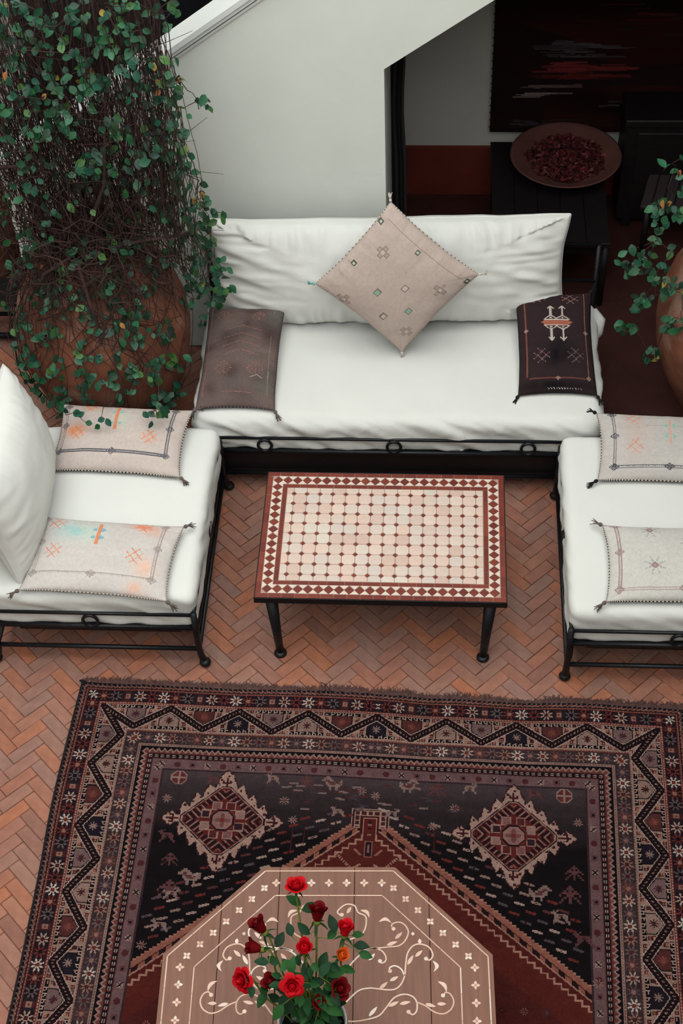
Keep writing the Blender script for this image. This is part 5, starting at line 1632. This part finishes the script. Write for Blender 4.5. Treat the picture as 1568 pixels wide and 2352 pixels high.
def left_mass(tw, base):
    # curtain of thin hanging stems between the jar mouth and the gallery above
    for i in range(640):
        u = random.random() ** .9
        xt = -1.95 + 1.02 * u; yt = random.uniform(1.0, 1.42)
        xb = -1.80 + u * .86 + random.gauss(0, .09)
        yb = random.uniform(.95, 1.32)
        zt, zb = random.uniform(2.3, 2.75), random.choice([1.2, 1.25, 1.3, 1.5, 1.1]) + random.gauss(0, .10)
        if xb > -1.03: zb = max(zb - .25, .95)
        if random.random() < .35: zt = random.uniform(1.5, 2.3)
        n_ = 14
        a, b_, f1, f2 = random.uniform(0, 6), random.uniform(0, 6), random.uniform(5, 13), random.uniform(12, 24)
        am = random.uniform(.012, .05); a2 = random.uniform(.004, .018)
        path = []
        for k in range(n_ + 1):
            w_ = k / n_
            path.append(Vector((xt + (xb - xt) * w_ + am * math.sin(a + w_ * f1) * (.4 + w_) + a2 * math.sin(b_ + w_ * f2), yt + (yb - yt) * w_ + am * math.cos(b_ + w_ * 6) + a2 * math.cos(a + w_ * f2), zt + (zb - zt) * w_ + a2 * math.sin(w_ * f1 * 2 + a))) - base)
        tw.tube(path, random.uniform(.0012, .0026), 3, cap=False)
    # stems sagging over the shoulder of the jar
    zs = [p[0] for p in PROF[:14]]; rs = [p[1] for p in PROF[:14]]
    for i in range(150):
        an = random.uniform(-2.75, -.6) if random.random() < .8 else random.uniform(-.6, -.1); z1 = random.uniform(.75, 1.1) if random.random() < .75 else random.uniform(.2, .7)
        p0 = Vector((random.uniform(-.2, .2), random.uniform(-.28, .05), random.uniform(.02, .25)))
        path = [p0]; n_ = 7; w1 = random.gauss(0, .25)
        for k in range(1, n_ + 1):
            w_ = k / n_
            z = 1.22 + (z1 - 1.22) * w_; aa = an + w1 * math.sin(w_ * 4) + random.gauss(0, .04)
            r_ = float(np.interp(z, zs, rs)) + random.uniform(.008, .05) + .05 * (1 - w_)
            path.append(Vector((r_ * math.cos(aa), r_ * math.sin(aa), z - 1.19)))
        tw.tube(path, random.uniform(.0014, .0028), 3, cap=False)
    # a thick nest over the mouth of the jar
    for i in range(300):
        an = random.uniform(-3.3, .2); rr = random.uniform(.05, .36); p = Vector((rr * math.cos(an), rr * math.sin(an) - .03, random.uniform(-.10, .28) - rr * .25))
        path = [p]; d = Vector((random.gauss(0, 1), random.gauss(0, .6), random.gauss(0, .8))).normalized()
        for k in range(5):
            d = (d + Vector((random.gauss(0, .5), random.gauss(0, .4), random.gauss(-.1, .5)))).normalized(); path.append(path[-1] + d * random.uniform(.03, .06))
        tw.tube(path, random.uniform(.0016, .0034), 3, cap=False)
    # tangled twigs, crossing
    for i in range(420):
        p = Vector((random.uniform(-1.84, -.98), random.uniform(.86, 1.3), random.uniform(1.02, 2.35)))
        d = Vector((random.gauss(0, 1), random.gauss(0, .5), random.gauss(0, 1))).normalized() * random.uniform(.08, .28)
        tw.tube([p - base, p + d * .5 + Vector((random.gauss(0, .03), random.gauss(0, .03), random.gauss(0, .03))) - base, p + d - base], [.0018, .0016, .001], 3, cap=False)
    # the woody main stems over the jar mouth
    for P_ in ([(-1.42, 1.15, 1.19), (-1.50, .98, 1.34), (-1.62, .95, 1.45), (-1.72, 1.0, 1.62), (-1.75, 1.1, 2.0), (-1.7, 1.2, 2.7)],
               [(-1.42, 1.15, 1.19), (-1.36, 1.0, 1.36), (-1.25, 1.0, 1.6), (-1.2, 1.1, 2.0), (-1.22, 1.25, 2.7)],
               [(-1.42, 1.12, 1.19), (-1.45, .90, 1.26), (-1.56, .84, 1.22), (-1.62, .85, 1.1)],
               [(-1.44, 1.12, 1.19), (-1.40, .86, 1.24), (-1.36, .78, 1.1), (-1.33, .75, .98)],
               [(-1.42, 1.15, 1.19), (-1.2, .98, 1.28), (-1.05, 1.0, 1.3), (-.92, 1.1, 1.25)],
               [(-1.95, 1.05, 1.72), (-1.75, .98, 1.70), (-1.6, .98, 1.71), (-1.48, 1.0, 1.66)]):
        tw.tube([Vector(p) - base for p in P_], [.010, .009, .008, .006] + [.006] * (len(P_) - 4), 7)


ex = []
for i in range(420):
    z = random.uniform(1.05, 2.5)
    x = random.uniform(-1.80, -.98) - (.0 if z < 2 else .02)
    ex.append(Vector((x, random.uniform(.92, 1.22) + (x + 1.4) * .15, z)) - Vector((*JL, 1.19)))
for i in range(130):
    a = random.uniform(-2.9, -.5); z = random.uniform(.15, 1.15) ** .8; r_ = float(np.interp(z, [p[0] for p in PROF[:14]], [p[1] for p in PROF[:14]])) + random.uniform(.015, .05)
    ex.append(Vector((r_ * math.cos(a), r_ * math.sin(a), z - 1.19)))
for i in range(150):
    z = random.uniform(.78, 2.05)
    x = (-.97 if z > 1.5 else -.97 + (1.5 - z) * .17) + random.gauss(0, .05)
    ex.append(Vector((x, random.uniform(1.08, 1.24), z)) - Vector((*JL, 1.19)))
creeper('creeper', 'dense dark creeper hanging from above and spilling over the big jar at the left', LEFT, JL, ex, left_mass)
exr = []
for i in range(40):
    a = random.uniform(2.2, 5.2); r_ = random.uniform(.1, .33); exr.append(Vector((r_ * math.cos(a), r_ * math.sin(a), random.uniform(-.15, .25))))
creeper('creeper', 'thin leafy creeper trailing from the jar at the right edge', RIGHT, JR, exr, None)

# ================================================================== BACKGROUND: ROOM UNDER THE GALLERY
# black curtain drawn aside behind the wall opening
mb = MB(); P = []
nzz, ncc = 14, 60
for k in range(nzz + 1):
    z = .02 + 2.05 * k / nzz
    pinch = 1 - .05 * math.exp(-((z - .95) / .22) ** 2)
    for i in range(ncc + 1):
        u = i / ncc
        P.append((-.24 + .285 * u * pinch + .0, YB + .055 + .028 * math.sin(u * 38 + .6 * math.sin(z * 2)) + .008 * math.sin(z * 5 + u * 9), z))
F = [(k * (ncc + 1) + i, k * (ncc + 1) + i + 1, (k + 1) * (ncc + 1) + i + 1, (k + 1) * (ncc + 1) + i) for k in range(nzz) for i in range(ncc)]
mb.add(P, F)
cu = thing('curtain', 'black curtain gathered at the edge of the opening under the stairs', 'curtain', (0, 0, 0))
mb.build('cloth', M['curtain'], cu, True)
MB().tube([(-.30, YB + .055, 2.08), (.10, YB + .055, 2.08)], .012).build('rod', M['iron'], cu, True)
# abstract painting
pt = thing('painting', 'large dark abstract canvas with red and grey strokes on the back wall', 'painting', (1.135, 3.06, 1.05))
pc = Canvas(1.24, 1.16, .006, lin(58, 20, 18))
n1 = vnoise(pc.X * 2.2, pc.Y * 14, 1.0); n2 = vnoise(pc.X * 1.2, pc.Y * 5, 5.0)
pc.a *= .55 * (1 + 1.3 * n1[..., None] + .9 * n2[..., None]).clip(.15, 3)
pc.put((n2 > .12), lin(26, 14, 18), .75)
for (x, y, w_, h_, col, n_) in ((.30, .62, .30, .05, lin(96, 86, 92), 26), (.30, .74, .34, .03, lin(160, 60, 62), 22), (.28, .79, .32, .02, lin(120, 40, 40), 14), (.18, .86, .06, .02, lin(130, 100, 100), 6), (.14, .91, .06, .02, lin(150, 130, 128), 5), (.7, .97, .4, .02, lin(86, 70, 76), 9), (.15, 1.1, .18, .02, lin(84, 74, 80), 6), (.5, 1.08, .4, .04, lin(70, 30, 28), 10), (.75, .5, .4, .1, lin(60, 50, 54), 10), (.4, .3, .5, .2, lin(96, 30, 30), 14)):
    for _ in range(n_):
        xx = x + random.uniform(-.3, 1) * w_; yy = y + random.uniform(-1, 1) * h_
        pc.line((xx, yy), (xx + random.uniform(.06, .3), yy + random.uniform(-.008, .008)), random.uniform(.004, .016), np.array(col) * random.uniform(.35, .8), .7)
cgx, cgy = np.meshgrid(np.linspace(-.62, .62, pc.nx + 1), np.linspace(.58, -.58, pc.ny + 1))
cz = -.03 - .004 * vnoise(cgx * 6, cgy * 60, 3.0)
me = grid_mesh('canvas', np.stack([cgx, cz, cgy], -1).reshape(-1, 3), pc.nx + 1, pc.ny + 1, M['dye'], pc.a.reshape(-1, 3))
me.flip_normals()
inst('canvas', me, pt)
MB().box(-.62, .62, -.024, .0, -.58, .58).build('stretcher_frame', M['dark_wood'], pt)
mb = MB()
for k in range(24): mb.box(-.626, -.6195, -.02, -.012, -.56 + k * .048, -.552 + k * .048)
mb.build('tack', M['tassel_grey'], pt)
# low dark table with the clay bowl of dried petals
lt = thing('low_table', 'low dark wooden table behind the sofa, carrying the clay bowl', 'table', (.86, 2.50, 0))
for i in range(5): MB().box(-.34 + i * .126, -.34 + i * .126 + .1235, -.46, .46, .425, .452, bev=.002).build('plank', M['dark_wood'], lt)
MB().box(-.31, .265, -.43, -.41, .36, .425).box(-.31, .265, .41, .43, .36, .425).box(-.31, -.29, -.41, .41, .36, .425).box(.245, .265, -.41, .41, .36, .425).build('apron', M['dark_wood'], lt)
for sx, sy in ((-.31, -.43), (.268, -.43), (.268, .43), (-.31, .43)): MB().tube([(sx, sy, .425), (sx, sy, 0)], [.022, .017], 10).build('leg', M['dark_wood'], lt, True)
bw = thing('clay_bowl', 'wide shallow clay bowl heaped with dried rose petals in the shade', 'bowl', (.93, 2.685, .452))
MB().lathe([(0, .13), (.02, .16), (.05, .215), (.085, .27), (.105, .302), (.112, .31), (.114, .302), (.106, .285), (.086, .25), (.07, .2), (.062, .1), (.06, .001)], 56).build('body', M['bowl'], bw, True)
pm = [leaf_mesh(.03, .022, M['petal_dry'], .5, .4, 3, name='petal'), leaf_mesh(.024, .02, M['petal_dry'], .8, -.4, 3, name='petal')]
mb = MB()
for i in range(900):
    a = random.uniform(0, 2 * PI); r_ = .215 * math.sqrt(random.random())
    pos = Vector((r_ * math.cos(a), r_ * math.sin(a), .072 + .03 * (1 - (r_ / .215) ** 2) + random.uniform(0, .012)))
    R_ = Matrix.Rotation(random.uniform(0, 6.28), 3, 'Z') @ Matrix.Rotation(random.gauss(0, .5), 3, 'X') @ Matrix.Rotation(random.gauss(0, .5), 3, 'Y')
    me_ = random.choice(pm)
    mb.add([R_ @ v.co + pos for v in me_.vertices], [tuple(f.vertices) for f in me_.polygons])
o = mb.build('dried_petals', M['petal_dry'], None, True, loc=(.93, 2.685, .452))
tag(o, 'heap of dried rose petals in the shaded clay bowl', 'petals', kind='stuff')
# dim striped bench at the right
bn = thing('bench', 'dim low bench with a striped charcoal cover in the shade at the right', 'bench', (1.74, 2.56, 0), math.radians(-14))
MB().box(-.36, .36, -.17, .17, .33, .36).build('seat', M['dark_wood'], bn)
for i in range(12): MB().box(-.36 + i * .06, -.36 + i * .06 + .056, -.18, .18, .36, .376, bev=.005).build('cover_stripe', M['throw'], bn)
for sx in (-.32, .32):
    for sy in (-.14, .14): MB().tube([(sx, sy, .33), (sx, sy, 0)], .018, 8).build('leg', M['dark_wood'], bn, True)
# made-up dark box against the back wall, added to fill the black corner
ch = thing('filler_chest', 'made-up dark box filling the black area under the painting, right of the clay bowl', 'filler_chest', (1.85, 2.905, 0))
MB().box(-.59, .56, -.14, .14, .06, .70).build('case', M['dark_wood'], ch)
MB().box(-.60, .58, -.16, .15, .70, .74, bev=.006).build('lid', M['dark_wood'], ch)
for k in range(3): MB().box(-.52 + k * .355, -.19 + k * .355, -.15, -.138, .11, .65, bev=.004).build('panel', M['dark_wood'], ch)
for sx in (-.53, .53):
    for sy in (-.11, .11): MB().box(sx - .025, sx + .025, sy - .025, sy + .025, 0, .06).build('foot', M['dark_wood'], ch)
# black bench behind the left jar
bb = thing('bench', 'black iron bench partly hidden behind the left jar', 'bench', (-2.45, 1.80, 0))
MB().box(-.45, .45, -.105, .105, .27, .30, bev=.004).build('seat', M['iron'], bb)
MB().tube([(-.42, -.09, .05), (.42, -.09, .05)], .018).tube([(-.42, .09, .05), (.42, .09, .05)], .012).build('stretcher', M['iron'], bb, True)
for sx in (-.42, .42):
    for sy in (-.09, .09): MB().tube([(sx, sy, .28), (sx, sy, 0)], .014, 8).build('leg', M['iron'], bb, True)
